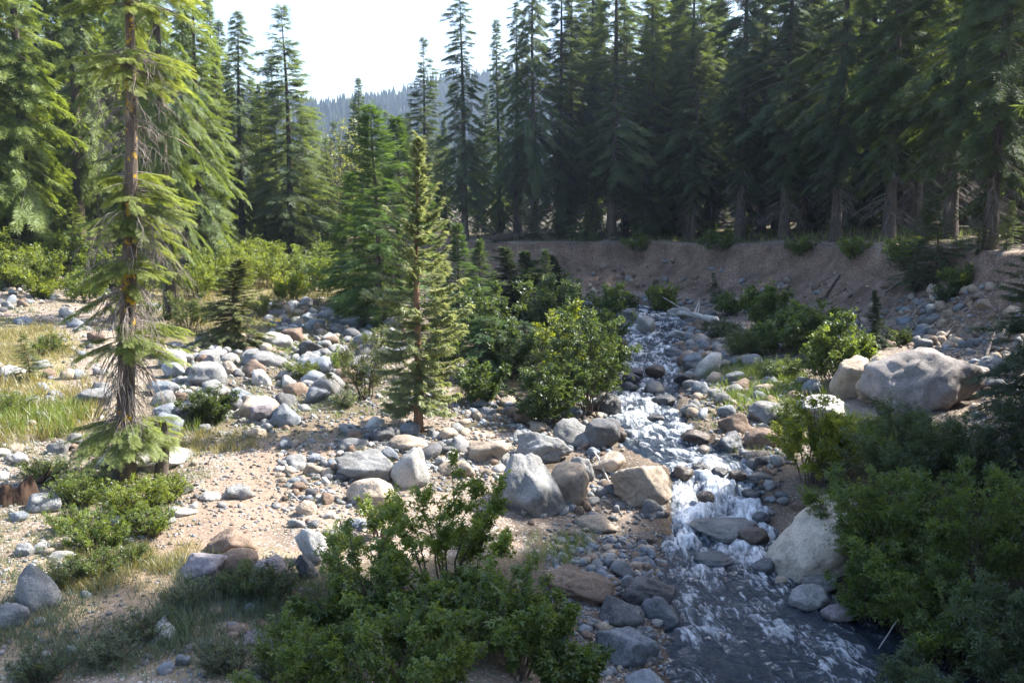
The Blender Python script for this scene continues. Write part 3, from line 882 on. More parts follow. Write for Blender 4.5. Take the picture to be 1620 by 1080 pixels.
for app, x, y, z, s, c, zone in scat:
    if len(SCATROCKS) >= N_SINGLE:
        rest.append((x, y, z, s, c)); continue
    if any((x - a) ** 2 + (y - b_) ** 2 < (r_ + s * .4) ** 2 for a, b_, r_ in placed):
        continue
    placed.append((x, y, s * .5))
    wl_ = water_level(x, y); wet = int(wl_ is not None)
    if wet and z < wl_ - .1:
        z = wl_ - .02
    i = random.randrange(14)
    o = link('rock', VARM[i, wet])
    fl = random.uniform(.5, .85)
    o.scale = (s, s * random.uniform(.65, 1), s * fl); o.rotation_euler = (random.uniform(-.3, .3), random.uniform(-.3, .3), random.uniform(0, 6.28))
    o.location = (x, y, z + s * fl * .22)
    k_ = random.uniform(.8, 1.2); o.color = tuple(q * k_ for q in COLS[c]) + (1,)
    SCATROCKS.append((o, c, s, zone, x, y))

# the rest, and the small cobbles and pebbles nobody could count
smallV = [rock_shape(500 + i, 2, *[ROUND, MID, ANG][i % 3]) for i in range(9)]
tinyV = [rock_shape(600 + i, 1, *[ROUND, MID, ANG][i % 3]) for i in range(9)]
PEB = [  # polygon, number, size range
    ([(240, 690), (560, 690), (580, 860), (420, 850), (200, 880)], 3000, .015, .08, mix_sun),
    ([(250, 560), (640, 560), (640, 690), (330, 690)], 3600, .03, .13, mix_sun),
    ([(540, 680), (830, 690), (830, 760), (560, 800)], 2000, .03, .12, mix_sun),
    ([(860, 840), (1060, 850), (1060, 1079), (880, 1079)], 4200, .015, .09, mix_bar),
    ([(1080, 520), (1290, 600), (1260, 740), (1110, 740)], 2600, .04, .14, mix_bar),
    ([(-40, 690), (240, 690), (200, 900), (-40, 940)], 2200, .02, .1, mix_sun),
    ([(1420, 460), (1660, 440), (1660, 700), (1440, 560)], 2600, .03, .12, mix_bar + ['tan']),
    ([(760, 395), (1420, 400), (1480, 500), (1300, 540), (800, 465)], 2600, .03, .13, ['brown', 'tan', 'grey', 'brown']),
    ([(420, 470), (640, 480), (620, 580), (420, 560)], 1500, .05, .16, mix_sun),
    ([(-40, 430), (240, 440), (240, 690), (-40, 700)], 2200, .04, .14, mix_sun),
    ([(0, 880), (560, 880), (560, 1079), (0, 1079)], 2600, .012, .06, ['grey', 'purple', 'blue', 'brown']),
    ([(560, 640), (960, 640), (960, 740), (760, 700)], 1500, .04, .14, mix_bar),
    ([(980, 480), (1300, 530), (1330, 600), (1080, 540)], 1400, .05, .16, mix_bar),
]
bits = [(x, y, z, s, c, 1) for x, y, z, s, c in rest]
for poly, n, lo, hi, cols in PEB:
    P = pix_poly(poly); P_ = np.array(P); x0, y0 = P_.min(0); x1, y1 = P_.max(0)
    x = rng.uniform(x0, x1, n * 3); y = rng.uniform(y0, y1, n * 3)
    ok = in_poly(x, y, P); x, y = x[ok][:n], y[ok][:n]; z = height(x, y)
    sz = lo + (hi - lo) * rng.random(len(x)) ** 2.5
    bits += [(a, b_, c_, s_, random.choice(cols), 0) for a, b_, c_, s_ in zip(x, y, z, sz)]
bx_ = np.array([[q[0], q[1], q[2]] for q in bits]); bs_ = np.array([q[3] for q in bits]); bc_ = np.array([COLS[q[4]] for q in bits]) * rng.uniform(.75, 1.25, (len(bits), 1))
big_ = np.array([q[5] for q in bits], bool)


def rubble(name, sel, variants, label):
    Vs, Fs, Cs = [], [], []; n0 = 0
    idx = np.nonzero(sel)[0]; which = rng.integers(0, len(variants), len(idx))
    for vi, (P, F) in enumerate(variants):
        ii = idx[which == vi]; m = len(ii)
        if not m: continue
        th = rng.uniform(0, 6.28, m); c, s_ = np.cos(th), np.sin(th)
        sc = np.stack([bs_[ii], bs_[ii] * rng.uniform(.6, 1, m), bs_[ii] * rng.uniform(.45, .85, m)], 1) / 2
        Q = P[None] * sc[:, None]
        tl = rng.uniform(-.35, .35, m)[:, None]
        Q = np.stack([Q[..., 0] * c[:, None] - Q[..., 1] * s_[:, None], Q[..., 0] * s_[:, None] + Q[..., 1] * c[:, None], Q[..., 2] + Q[..., 0] * tl], -1)
        Q = Q + bx_[ii][:, None] + np.array([0, 0, 1])[None, None] * (sc[:, 2] * .35)[:, None, None]
        Vs.append(Q.reshape(-1, 3)); Cs.append(np.repeat(bc_[ii], len(P), 0))
        Fs.append((F[None] + (np.arange(m) * len(P))[:, None, None]).reshape(-1, 3) + n0); n0 += m * len(P)
    V = np.concatenate(Vs); me = mk(name, V, None, np.concatenate(Fs), [M_RUBBLE], smooth=True)
    C = np.concatenate(Cs); set_attr(me, 'tint', np.c_[C, np.ones(len(C))], 'FLOAT_COLOR')
    tag(link(name, me), label, kind='stuff')


rubble('cobble_rubble', big_, smallV, 'small cobbles strewn between the boulders')
rubble('gravel', ~big_, tinyV, 'pebbles and gravel on the stream banks')

# ------------------------------------------------------------------ conifers
def spray_template(seed, shoots=5, w=.085, wide=.5, droop=.18):
    """a flat needle spray one unit long: side shoots along an axis"""
    g = np.random.default_rng(seed); T = []
    for k in range(shoots):
        x = .08 + .8 * k / shoots
        for sgn in (-1, 1):
            a = R(g.uniform(32, 58)) * sgn; L = wide * (1.05 - .62 * x) * g.uniform(.75, 1.15)
            d = np.array([math.cos(a), math.sin(a), g.uniform(-.35, .12)])
            nrm_ = np.array([g.uniform(-.45, .45), g.uniform(-.45, .45), 1])
            T.append(diamond((x, 0, -droop * x * x), d, L, w, nrm_, .03))
    T.append(diamond((.6, 0, -droop * .36), (1, 0, -.25), .42, w * 1.1, (0, .2, 1), .02))
    return np.array(T)


SPRAY = spray_template(1, 6, .06); SPRAY_F = spray_template(2, 4, .12); SPRAY_N = spray_template(3, 9, .035, .40)
def fan_template(seed, k_=1.0):
    """drooping scaly fan of a cedar"""
    g = np.random.default_rng(seed); T = []
    for k in range(9):
        a = R(-62 + 15.5 * k + g.uniform(-6, 6)); L = g.uniform(.5, .8) * (1 - .3 * abs(a))
        b_ = np.array([.12 * abs(math.sin(k * 2.1)), 0, 0])
        d = np.array([math.cos(a), math.sin(a) * .8, g.uniform(-.45, .15)])
        T.append(diamond(b_, d, L, .15 * k_, (g.uniform(-.6, .6), g.uniform(-.6, .6), 1), .03))
        T.append(diamond(b_ + d * L * .5, d + np.array([.1, g.uniform(-.6, .6), -.25]), L * .6, .13 * k_, (g.uniform(-.6, .6), g.uniform(-.6, .6), 1), .02))
    return np.array(T)


FAN = fan_template(4); FANF = fan_template(6, .6)


def trunk_path(H, lean, wob, g, n=14):
    z = np.linspace(-.35, H, n); f = np.clip(z / H, 0, 1)
    ph = g.uniform(0, 6.28, 2)
    return np.stack([lean[0] * f + wob * np.sin(f * 5 + ph[0]) * f, lean[1] * f + wob * np.sin(f * 4 + ph[1]) * f, z], 1)


def conifer(seed, H, Rmax, start, tr, nbr, droop=.25, up=.35, spray=.55, per=13, tpl=None, expo=.8, patch=.35, dead=12, lean=(0, 0), wob=.15,
            whorls=None, bark=None, low_taper=.15, needle=None, sag=0.0, top_sparse=0.0, fexp=1.0):
    """-> meshes (trunk with bare limbs, crown)"""
    g = np.random.default_rng(seed); tpl = SPRAY if tpl is None else tpl
    path = trunk_path(H, lean, wob, g)
    rad = tr * np.clip(1 - np.linspace(0, 1, len(path)), .04, 1) ** .85; rad[0] *= 1.35; rad[1] *= 1.08
    wood = Geo(); wood.tube(path, rad, 10, 0)
    cr = Geo()
    f = np.linspace(0, 1, nbr) ** fexp
    f = np.clip(f + g.normal(0, .5 / nbr, nbr), 0, 1)
    golden = 2.39996
    pos, X, Zs, sc, rn = [], [], [], [], []
    secs = g.uniform(0, 50, 2)
    for k in range(nbr):
        if whorls is not None:
            w = whorls[k % len(whorls)]
            z = w[0] + g.normal(0, w[3]); L = w[1] * g.uniform(.72, 1.1); az = g.uniform(0, 6.283)
            if len(w) > 4:                       # one-sided whorls
                L *= .55 + .45 * math.cos(az - w[4])
            el = w[2] + g.normal(0, .10); ff = z / H
        else:
            ff = start + (1 - start) * f[k]; z = ff * H; az = k * golden + g.normal(0, .35)
            q = f[k]
            prof = (1 - q) ** expo * (low_taper + (1 - low_taper) * min(1, q / .18)) + .03
            pn = vnoise(np.array([[math.cos(az) * 1.1 + secs[0], math.sin(az) * 1.1 + secs[1], q * 7]]), seed)[0]
            L = Rmax * prof * (1 + patch * pn * 1.6) * g.uniform(.72, 1.12)
            if top_sparse and q > 1 - top_sparse and g.random() < .5: continue
            el = -.30 + (up + .30) * q + g.normal(0, .09)
        if L < .12: L = .12
        i = min(int(np.searchsorted(path[:, 2], z)), len(path) - 1)
        i = max(i, 1); tq = (z - path[i - 1, 2]) / (path[i, 2] - path[i - 1, 2] + 1e-6)
        o = path[i - 1] * (1 - tq) + path[i] * tq
        d = np.array([math.cos(az) * math.cos(el), math.sin(az) * math.cos(el), math.sin(el)])
        side = np.array([-math.sin(az), math.cos(az), 0])
        ns = 6; s = np.linspace(0, 1, ns)
        cv = o + d * L * s[:, None]; cv[:, 2] -= droop * L * (s ** 1.6) - sag * L * s ** 3 * .6
        cv += side * (g.normal(0, .06) * L * s ** 2)[:, None]
        if L > .5:
            wood.tube(cv[:5], np.linspace(max(.012, tr * .10 * (L / Rmax)), .006, 5), 3, 1)
        n = max(3, int(per * (.35 + .65 * L / Rmax)))
        sp = g.uniform(.22, 1.0, n) ** .8 if L > .6 else g.uniform(0, 1, n)
        pp = np.stack([np.interp(sp, s, cv[:, a]) for a in range(3)], 1)
        tang = cv[-1] - cv[0]; tang /= np.linalg.norm(tang)
        sg = np.where(g.random(n) < .5, -1, 1); ang = g.uniform(R(15), R(75), n) * (1 - .55 * sp)
        xd = tang[None] * np.cos(ang)[:, None] + side[None] * (np.sin(ang) * sg)[:, None]
        xd[:, 2] += g.uniform(-.42, .08, n)
        zz = np.cross(tang, side); zz = zz if zz[2] > 0 else -zz
        zn_ = zz[None] + g.normal(0, .30, (n, 3))
        pos.append(pp); X.append(xd); Zs.append(zn_)
        sc.append(spray * np.clip(.55 + .45 * L / Rmax, .4, 1) * g.uniform(.65, 1.25, n) * (1.1 - .35 * sp))
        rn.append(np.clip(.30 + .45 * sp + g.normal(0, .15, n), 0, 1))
    cr.blades(tpl, np.concatenate(pos), np.concatenate(X), np.concatenate(Zs), np.concatenate(sc), 0, np.concatenate(rn))
    # leader
    tip = path[-1]
    m = 10; aa = g.uniform(0, 6.28, m)
    cr.blades(tpl, np.repeat(tip[None], m, 0) - np.c_[np.zeros((m, 2)), g.uniform(0, .08 * H, m)], np.c_[np.cos(aa) * .5, np.sin(aa) * .5, np.full(m, .8)],
              np.c_[g.normal(0, .3, (m, 2)), np.full(m, 1)], spray * .6, 0)
    # bare dead twigs below the crown
    for k in range(dead):
        z = H * g.uniform(.06, max(start, .12) + .08); az = g.uniform(0, 6.28); L = g.uniform(.5, 1.0) * min(Rmax * .7, 2.0)
        j = np.interp(z, path[:, 2], path[:, 0]), np.interp(z, path[:, 2], path[:, 1])
        s = np.linspace(0, 1, 5); cv = np.stack([j[0] + math.cos(az) * L * s, j[1] + math.sin(az) * L * s, z - L * (.1 * s + .45 * s ** 2)], 1)
        wood.tube(cv, np.linspace(.018, .004, 5) * (tr / .3) ** .5, 3, 1)
        for b_ in range(5):
            q = g.uniform(.3, .9); p0 = np.array([np.interp(q, s, cv[:, a]) for a in range(3)])
            e = p0 + np.array([math.cos(az + g.uniform(-1.1, 1.1)), math.sin(az + g.uniform(-1.1, 1.1)), -g.uniform(.3, 1.4)]) * L * .3
            wood.tube(np.array([p0, (p0 + e) / 2 + g.normal(0, .03, 3), e]), [.007, .005, .002], 3, 1)
    tm = wood.mesh('trunk', [bark or M_BARK, M_DEAD], smooth=True)
    cm = cr.mesh('crown', [needle or M_NEEDLE])
    return tm, cm


KINDS = {
    'firA': dict(H=22, m=[conifer(s, 22, 2.8, .04, .30, 310, .30, .45, .90, 28, expo=.72, patch=.55, low_taper=.3) for s in (1, 2, 3)]),
    'firB': dict(H=22, m=[conifer(s, 22, 2.8, .17, .32, 260, .42, .40, .90, 28, expo=.58, patch=.65, dead=60, low_taper=.25) for s in (11, 12, 13)]),
    'firC': dict(H=20, m=[conifer(s, 20, 3.1, .13, .28, 300, .22, .55, .95, 22, expo=.75, patch=.5, dead=30, top_sparse=.15) for s in (21, 22)]),
    'firD': dict(H=22, m=[conifer(s, 22, 2.2, .14, .32, 260, .40, .5, .85, 22, expo=.42, patch=.7, dead=34) for s in (31, 32)]),
    'bare': dict(H=22, m=[conifer(s, 22, 2.3, .42, .34, 150, .4, .4, .9, 20, expo=.55, patch=.6, dead=46) for s in (41,)]),
    'firN': dict(H=22, m=[conifer(15, 22, 2.9, .09, .34, 320, .46, .40, .70, 46, tpl=SPRAY_N, expo=.58, patch=.55, dead=50, low_taper=.4)]),
    'young': dict(H=8, m=[conifer(s, 8, 2.1, .02, .12, 240, .12, .75, .55, 24, expo=.85, patch=.3, dead=3, tpl=SPRAY) for s in (51, 52)]),
    'sapling': dict(H=3, m=[conifer(s, 3, .9, .02, .04, 130, .08, .7, .30, 16, expo=.85, patch=.35, dead=0) for s in (61, 62)]),
    'cedarS': dict(H=4, m=[conifer(s, 4, 1.05, .02, .07, 240, .22, .8, .30, 24, fexp=1.5, tpl=FANF, expo=.85, patch=.8, dead=0, bark=M_CEDARB) for s in (71, 72)]),
    'flatfir': dict(H=3.2, m=[conifer(s, 3.2, 1.75, .05, .08, 190, .12, .25, .42, 26, tpl=SPRAY_N, expo=.5, patch=.4, dead=0) for s in (81, 82)]),
}
_cnt = {}


def tree(kind, u, Y, height_m, wide, color, label, name='fir_tree', group=None, pos=None, rot=None, lean=None):
    v = KINDS[kind]; k = _cnt[kind] = _cnt.get(kind, -1) + 1
    tm, cm = v['m'][k % len(v['m'])]
    p = pos if pos is not None else at(u, Y)
    r = link(name, None); r.empty_display_size = .5
    r.location = (p[0], p[1], p[2]); s = height_m / v['H']
    r.scale = (s * wide, s * wide, s); r.rotation_euler = (random.uniform(-.02, .02), random.uniform(-.02, .02), random.uniform(0, 6.28) if rot is None else rot)
    if lean: r.rotation_euler[0], r.rotation_euler[1] = lean
    tag(r, label, 'tree', group)
    a = link('trunk', tm, r); b_ = link('crown', cm, r)
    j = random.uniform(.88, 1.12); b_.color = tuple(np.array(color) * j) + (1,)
    return r


# --- the ragged fir at left, standing 17 m off, built for itself
HB = ground(197, 762)
wh = [  # height, reach, elevation, spread, heavier side
    (1.00, 1.0, .04, .05), (.92, 1.0, 0, .05), (1.08, .85, .08, .05), (.86, .9, -.06, .06),
    (2.66, 1.0, .04, .06, .3), (2.80, .95, .06, .06, .6), (2.50, .9, -.05, .06, .2), (2.52, 1.0, -.10, .08, 3.4),
    (3.45, 1.05, -.10, .07, 3.5), (3.95, 1.1, -.12, .09, 3.3), (3.9, .7, 0, .06),
    (4.95, 1.05, .0, .10, .1), (5.15, 1.0, .05, .10, .2), (4.7, .95, -.1, .10, 3.2), (5.35, .7, .1, .06), (4.6, .9, -.15, .1, .4),
    (7.15, 1.1, .02, .08, .2), (7.35, 1.0, .05, .08), (7.55, 1.05, 0, .10, 3.3),
    (8.3, 1.15, .05, .15), (8.7, 1.2, .05, .2), (9.1, 1.15, .1, .2), (9.5, 1.1, .1, .2), (9.9, 1.1, .1, .25), (10.4, 1.0, .15, .3), (11, .9, .2, .3), (11.7, .7, .3, .3), (12.4, .45, .4, .25)]
htm, hcm = conifer(101, 13, 1.15, .05, .17, 440, .30, .3, .27, 52, tpl=SPRAY_N, whorls=wh, dead=0, lean=(.75, .1), wob=.2, bark=M_BARKL)
hero = link('fir_tree', None, loc=tuple(HB)); tag(hero, 'ragged fir with separate tiers of branches and bare lichened trunk at left', 'tree')
link('trunk', htm, hero); c_ = link('crown', hcm, hero); c_.color = (.18, .235, .075, 1)
g = np.random.default_rng(77)
hp = trunk_path(13, (.75, .1), .2, np.random.default_rng(101))


def dead_cluster(name, z0, z1, n, L0, L1, fall, root, width=.010):
    G = Geo()
    for k in range(n):
        z = g.uniform(z0, z1); az = g.uniform(0, 6.28); L = g.uniform(L0, L1)
        bx0, by0 = np.interp(z, hp[:, 2], hp[:, 0]), np.interp(z, hp[:, 2], hp[:, 1])
        s = np.linspace(0, 1, 6)
        cv = np.stack([bx0 + math.cos(az) * L * s ** .8, by0 + math.sin(az) * L * s ** .8, z + L * (.1 * s - fall * s ** 2)], 1)
        cv[1:] += g.normal(0, .02 * L, (5, 3)); G.tube(cv, np.linspace(width, .003, 6), 4)
        for b_ in range(9):
            q = g.uniform(.15, 1); p0 = np.array([np.interp(q, s, cv[:, a]) for a in range(3)])
            a2 = az + g.uniform(-1.2, 1.2); l2 = L * g.uniform(.2, .5)
            p1 = p0 + np.array([math.cos(a2) * .5, math.sin(a2) * .5, -fall]) * l2 * .6; p2 = p1 + np.array([math.cos(a2) * .2, math.sin(a2) * .2, -.9]) * l2 * .5
            G.tube(np.array([p0, p1, p2]), [.0055, .004, .002], 3)
    link(name, G.mesh(name, [M_DEAD]), root)


dead_cluster('dead_branch', 1.15, 2.5, 80, .25, .66, 1.15, hero)
dead_cluster('dead_branch', 3.0, 3.6, 46, .4, .9, .7, hero)
dead_cluster('dead_branch', 5.7, 6.8, 46, .4, .8, .5, hero)
dead_cluster('dead_branch', 7.0, 7.5, 14, .4, .9, .9, hero)
dead_cluster('dead_branch', 4.0, 4.8, 40, .4, 1.0, .6, hero)
# the second, short trunk leaning beside it
SB = ground(254, 762)
G = Geo(); G.tube(np.array([(0, 0, -.2), (.02, 0, .15), (.07, 0, .5), (.10, .02, .8), (.10, .05, 1.1)]), [.15, .125, .11, .09, .03], 9)
for k in range(9):
    a = k * 1.9; z = .1 + .12 * k; G.tube(np.array([(.04, 0, z), (.04 + .2 * math.cos(a), .2 * math.sin(a), z + .05), (.04 + .35 * math.cos(a), .35 * math.sin(a), z - .05)]), [.012, .008, .003], 4)
st = link('leaning_snag', G.mesh('leaning_snag', [M_BARK], True), loc=tuple(SB)); tag(st, 'short dark fir trunk leaning right beside the ragged fir', 'snag')

# --- the young cedar in the middle
CB = ground(662, 682)
chh = (682 - 228) / FOC * depth_of(CB) * 1.0
g2 = np.random.default_rng(5)
ctm, ccm = conifer(202, chh, 1.02, .09, .11, 225, .30, .85, .26, 40, tpl=FANF, expo=.72, patch=.55, dead=5, wob=.06, lean=(.05, 0), bark=M_CEDARB, sag=.7, low_taper=.6, needle=M_CEDAR, fexp=1.35)
ced = link('cedar_tree', None, loc=tuple(CB)); tag(ced, 'young pale green cedar with a visible reddish trunk beside the boulders', 'tree')
link('trunk', ctm, ced); c_ = link('crown', ccm, ced); c_.color = (.235, .28, .135, 1)

LITC = (.128, .185, .048); LIT2 = (.104, .156, .045); MIDC = (.075, .115, .042); DARKC = (.07, .105, .048); BLUEC = (.09, .13, .06)  # fir greens with sun and shade put into the lighter and darker tones
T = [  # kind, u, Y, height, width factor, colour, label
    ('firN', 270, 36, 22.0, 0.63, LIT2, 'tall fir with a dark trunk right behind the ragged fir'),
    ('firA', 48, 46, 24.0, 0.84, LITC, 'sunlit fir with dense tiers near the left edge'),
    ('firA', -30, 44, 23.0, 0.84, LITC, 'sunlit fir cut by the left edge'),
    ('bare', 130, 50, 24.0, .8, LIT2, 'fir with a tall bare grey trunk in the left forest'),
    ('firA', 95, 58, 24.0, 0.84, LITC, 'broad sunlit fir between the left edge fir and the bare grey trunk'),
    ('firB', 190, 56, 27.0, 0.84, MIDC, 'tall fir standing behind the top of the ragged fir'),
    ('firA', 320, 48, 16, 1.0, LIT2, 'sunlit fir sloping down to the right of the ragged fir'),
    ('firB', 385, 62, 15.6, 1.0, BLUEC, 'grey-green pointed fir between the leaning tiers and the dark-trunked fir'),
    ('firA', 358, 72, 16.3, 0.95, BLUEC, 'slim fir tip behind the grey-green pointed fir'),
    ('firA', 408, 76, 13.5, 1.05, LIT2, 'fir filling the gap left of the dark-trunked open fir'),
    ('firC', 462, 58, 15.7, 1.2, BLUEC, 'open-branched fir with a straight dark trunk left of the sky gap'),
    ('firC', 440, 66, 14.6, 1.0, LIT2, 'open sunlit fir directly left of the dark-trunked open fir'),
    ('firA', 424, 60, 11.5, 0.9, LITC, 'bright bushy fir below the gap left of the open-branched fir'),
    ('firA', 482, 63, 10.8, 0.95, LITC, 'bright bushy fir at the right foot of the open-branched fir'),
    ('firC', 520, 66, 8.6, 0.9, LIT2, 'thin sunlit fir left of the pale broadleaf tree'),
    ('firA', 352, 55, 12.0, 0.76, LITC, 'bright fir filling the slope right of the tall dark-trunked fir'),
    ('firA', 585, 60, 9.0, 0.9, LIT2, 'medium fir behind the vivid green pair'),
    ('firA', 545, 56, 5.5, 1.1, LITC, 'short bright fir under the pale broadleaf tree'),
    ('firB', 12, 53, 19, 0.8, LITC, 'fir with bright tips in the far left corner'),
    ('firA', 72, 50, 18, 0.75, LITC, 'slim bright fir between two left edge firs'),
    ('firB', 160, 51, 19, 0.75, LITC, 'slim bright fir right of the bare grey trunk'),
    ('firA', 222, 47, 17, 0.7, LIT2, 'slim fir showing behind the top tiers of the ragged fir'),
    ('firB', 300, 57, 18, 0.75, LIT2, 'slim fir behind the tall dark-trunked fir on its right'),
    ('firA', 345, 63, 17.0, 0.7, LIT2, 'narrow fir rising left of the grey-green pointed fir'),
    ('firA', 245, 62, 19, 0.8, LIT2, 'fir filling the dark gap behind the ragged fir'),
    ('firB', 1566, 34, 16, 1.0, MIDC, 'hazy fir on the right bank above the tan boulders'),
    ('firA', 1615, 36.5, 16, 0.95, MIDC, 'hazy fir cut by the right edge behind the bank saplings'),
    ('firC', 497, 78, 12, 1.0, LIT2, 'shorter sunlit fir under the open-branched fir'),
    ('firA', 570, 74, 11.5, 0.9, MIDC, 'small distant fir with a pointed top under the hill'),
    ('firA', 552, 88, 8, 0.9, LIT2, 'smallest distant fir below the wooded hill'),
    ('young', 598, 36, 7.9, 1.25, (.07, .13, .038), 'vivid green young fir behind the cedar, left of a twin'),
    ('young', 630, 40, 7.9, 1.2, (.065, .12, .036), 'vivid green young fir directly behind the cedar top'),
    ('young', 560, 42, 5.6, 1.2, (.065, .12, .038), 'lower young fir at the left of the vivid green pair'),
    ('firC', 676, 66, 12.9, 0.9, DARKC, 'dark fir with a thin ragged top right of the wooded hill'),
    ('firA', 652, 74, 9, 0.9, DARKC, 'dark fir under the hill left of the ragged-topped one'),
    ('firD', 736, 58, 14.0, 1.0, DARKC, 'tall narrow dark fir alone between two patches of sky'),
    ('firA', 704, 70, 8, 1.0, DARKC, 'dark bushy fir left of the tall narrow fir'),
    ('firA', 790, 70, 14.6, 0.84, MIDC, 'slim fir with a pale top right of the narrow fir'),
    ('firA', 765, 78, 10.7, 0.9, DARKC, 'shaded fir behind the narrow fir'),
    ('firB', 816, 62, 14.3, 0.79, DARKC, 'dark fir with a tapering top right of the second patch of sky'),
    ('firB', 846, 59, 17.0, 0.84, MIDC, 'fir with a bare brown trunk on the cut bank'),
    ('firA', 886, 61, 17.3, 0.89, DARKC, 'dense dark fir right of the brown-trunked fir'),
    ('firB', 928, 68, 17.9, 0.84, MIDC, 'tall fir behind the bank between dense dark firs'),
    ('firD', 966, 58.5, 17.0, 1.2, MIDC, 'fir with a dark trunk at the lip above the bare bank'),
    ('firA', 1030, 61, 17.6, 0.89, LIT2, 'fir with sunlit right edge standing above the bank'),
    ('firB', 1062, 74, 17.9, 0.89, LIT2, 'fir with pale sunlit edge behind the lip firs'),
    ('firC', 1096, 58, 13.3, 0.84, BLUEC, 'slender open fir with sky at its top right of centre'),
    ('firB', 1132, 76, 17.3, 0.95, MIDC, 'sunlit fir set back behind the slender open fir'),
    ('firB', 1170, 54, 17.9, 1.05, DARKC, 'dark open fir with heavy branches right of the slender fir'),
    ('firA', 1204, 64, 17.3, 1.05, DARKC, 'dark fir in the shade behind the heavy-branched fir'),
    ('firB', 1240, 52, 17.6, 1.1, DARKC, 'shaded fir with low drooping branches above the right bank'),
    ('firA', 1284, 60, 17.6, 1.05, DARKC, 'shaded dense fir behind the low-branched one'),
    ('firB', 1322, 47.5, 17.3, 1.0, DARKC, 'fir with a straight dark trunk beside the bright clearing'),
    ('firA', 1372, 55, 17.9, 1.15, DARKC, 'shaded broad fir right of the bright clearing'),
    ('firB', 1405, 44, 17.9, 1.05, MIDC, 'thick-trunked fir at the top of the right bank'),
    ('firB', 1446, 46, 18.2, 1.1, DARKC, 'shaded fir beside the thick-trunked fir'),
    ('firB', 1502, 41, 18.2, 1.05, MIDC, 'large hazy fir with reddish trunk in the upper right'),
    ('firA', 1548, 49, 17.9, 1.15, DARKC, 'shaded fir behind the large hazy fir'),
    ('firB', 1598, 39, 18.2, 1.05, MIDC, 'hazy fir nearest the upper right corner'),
    ('young', 1016, 58.6, 5.7, .75, (.075, .12, .05), 'narrow young fir on the lip of the bank'),
    ('cedarS', 932, 58.8, 3.4, 1.2, (.11, .15, .05), 'small sunlit cedar on the lip of the bank'),
    ('sapling', 850, 58.5, 3.0, 1.0, MIDC, 'sapling on the bank top under the brown-trunked fir'),
    ('cedarS', 376, 0, 2.8, 1.7, (.13, .155, .065), 'small dark cedar standing in the left rubble'),
    ('young', 722, 33, 4.0, 1.3, (.055, .105, .035), 'bright-edged fir just right of the cedar crown'),
    ('cedarS', 806, 36, 3.1, 1.9, (.055, .09, .038), 'dark slim cedar in the streamside thicket'),
    ('cedarS', 836, 37, 2.9, 1.9, (.055, .09, .038), 'second dark cedar of the thicket, right of the slim one'),
    ('cedarS', 880, 41, 2.6, 2.0, (.055, .09, .038), 'lowest dark cedar of the thicket, below the bare bank'),
    ('flatfir', 770, 27.5, 1.7, 1.25, (.05, .10, .04), 'low fir with flat shaded sprays beside the cedar'),
    ('flatfir', 825, 28.5, 1.5, 1.2, (.045, .085, .045), 'low bluish fir with flat sprays under the alders'),
    ('young', 760, 35, 3.4, 1.2, (.06, .10, .04), 'shaded young fir between the bright-edged fir and the dark cedars'),
    ('young', 860, 39, 2.9, 1.2, (.06, .10, .04), 'shaded young fir right of the second dark cedar'),
    ('sapling', 1448, 37, 3.0, 1.2, DARKC, 'bushy sapling at the edge of the right bank'),
    ('sapling', 1480, 36, 3.2, 1.2, DARKC, 'sapling right of the bushy one on the right bank'),
    ('sapling', 1546, 34, 1.7, 1.1, DARKC, 'smaller sapling on the right bank slope'),
    ('cedarS', 1382, 30.5, 1.8, .95, DARKC, 'slim dark cedar growing behind the huge boulder'),
    ('sapling', 1130, 47, 1.5, 1.0, DARKC, 'tiny dark fir at the foot of the cut bank'),
    ('sapling', 46, 0, 1.15, 1.4, MIDC, 'tiny fir in the rubble near the left edge'),
    ('sapling', 1592, 33, 1.6, 1.0, BLUEC, 'pale little sapling on the right bank top'),
    ('young', 1640, 19.5, 5.2, 1.0, (.05, .075, .038), 'dark conifer cut by the right edge above the willows'),
    ('young', 18, 46, 5.2, 1.0, LITC, 'young sunlit fir at the foot of the left edge firs'),
    ('young', 118, 49, 4.6, 1.1, LITC, 'low sunlit fir below the bare grey trunk'),
    ('young', 205, 46, 4.2, 1.1, LIT2, 'low fir behind the middle of the ragged fir'),
    ('young', 345, 50, 5.0, .9, LIT2, 'young fir behind the small dark cedar'),
]
for kd, u, Y, H_, wdt, c, lab in T:
    p = None
    if Y == 0:
        p = ground(u, {376: 553, 46: 603}[u])
    nm = 'cedar_tree' if kd == 'cedarS' else 'fir_sapling' if kd == 'sapling' else 'fir_tree'
    tree(kd, u, Y, H_, wdt, c, lab, nm, pos=p)

# deep forest: trees that only fill in behind the named ones
def fill(n, poly, kinds, hlo, hhi, cols, label, group, mind=3.0):
    P_ = np.array(poly); x0, y0 = P_.min(0); x1, y1 = P_.max(0); pts = []; tries = 0
    while len(pts) < n and tries < 4000:
        tries += 1
        x, y = random.uniform(x0, x1), random.uniform(y0, y1)
        if not in_poly(np.array([x]), np.array([y]), poly)[0] or any(math.hypot(x - a, y - b_) < mind for a, b_ in pts): continue
        pts.append((x, y))
        tree(random.choice(kinds), 0, 0, random.uniform(hlo, hhi), random.uniform(.9, 1.2), random.choice(cols), label, 'fir_tree', group, pos=(x, y, hz(x, y)))


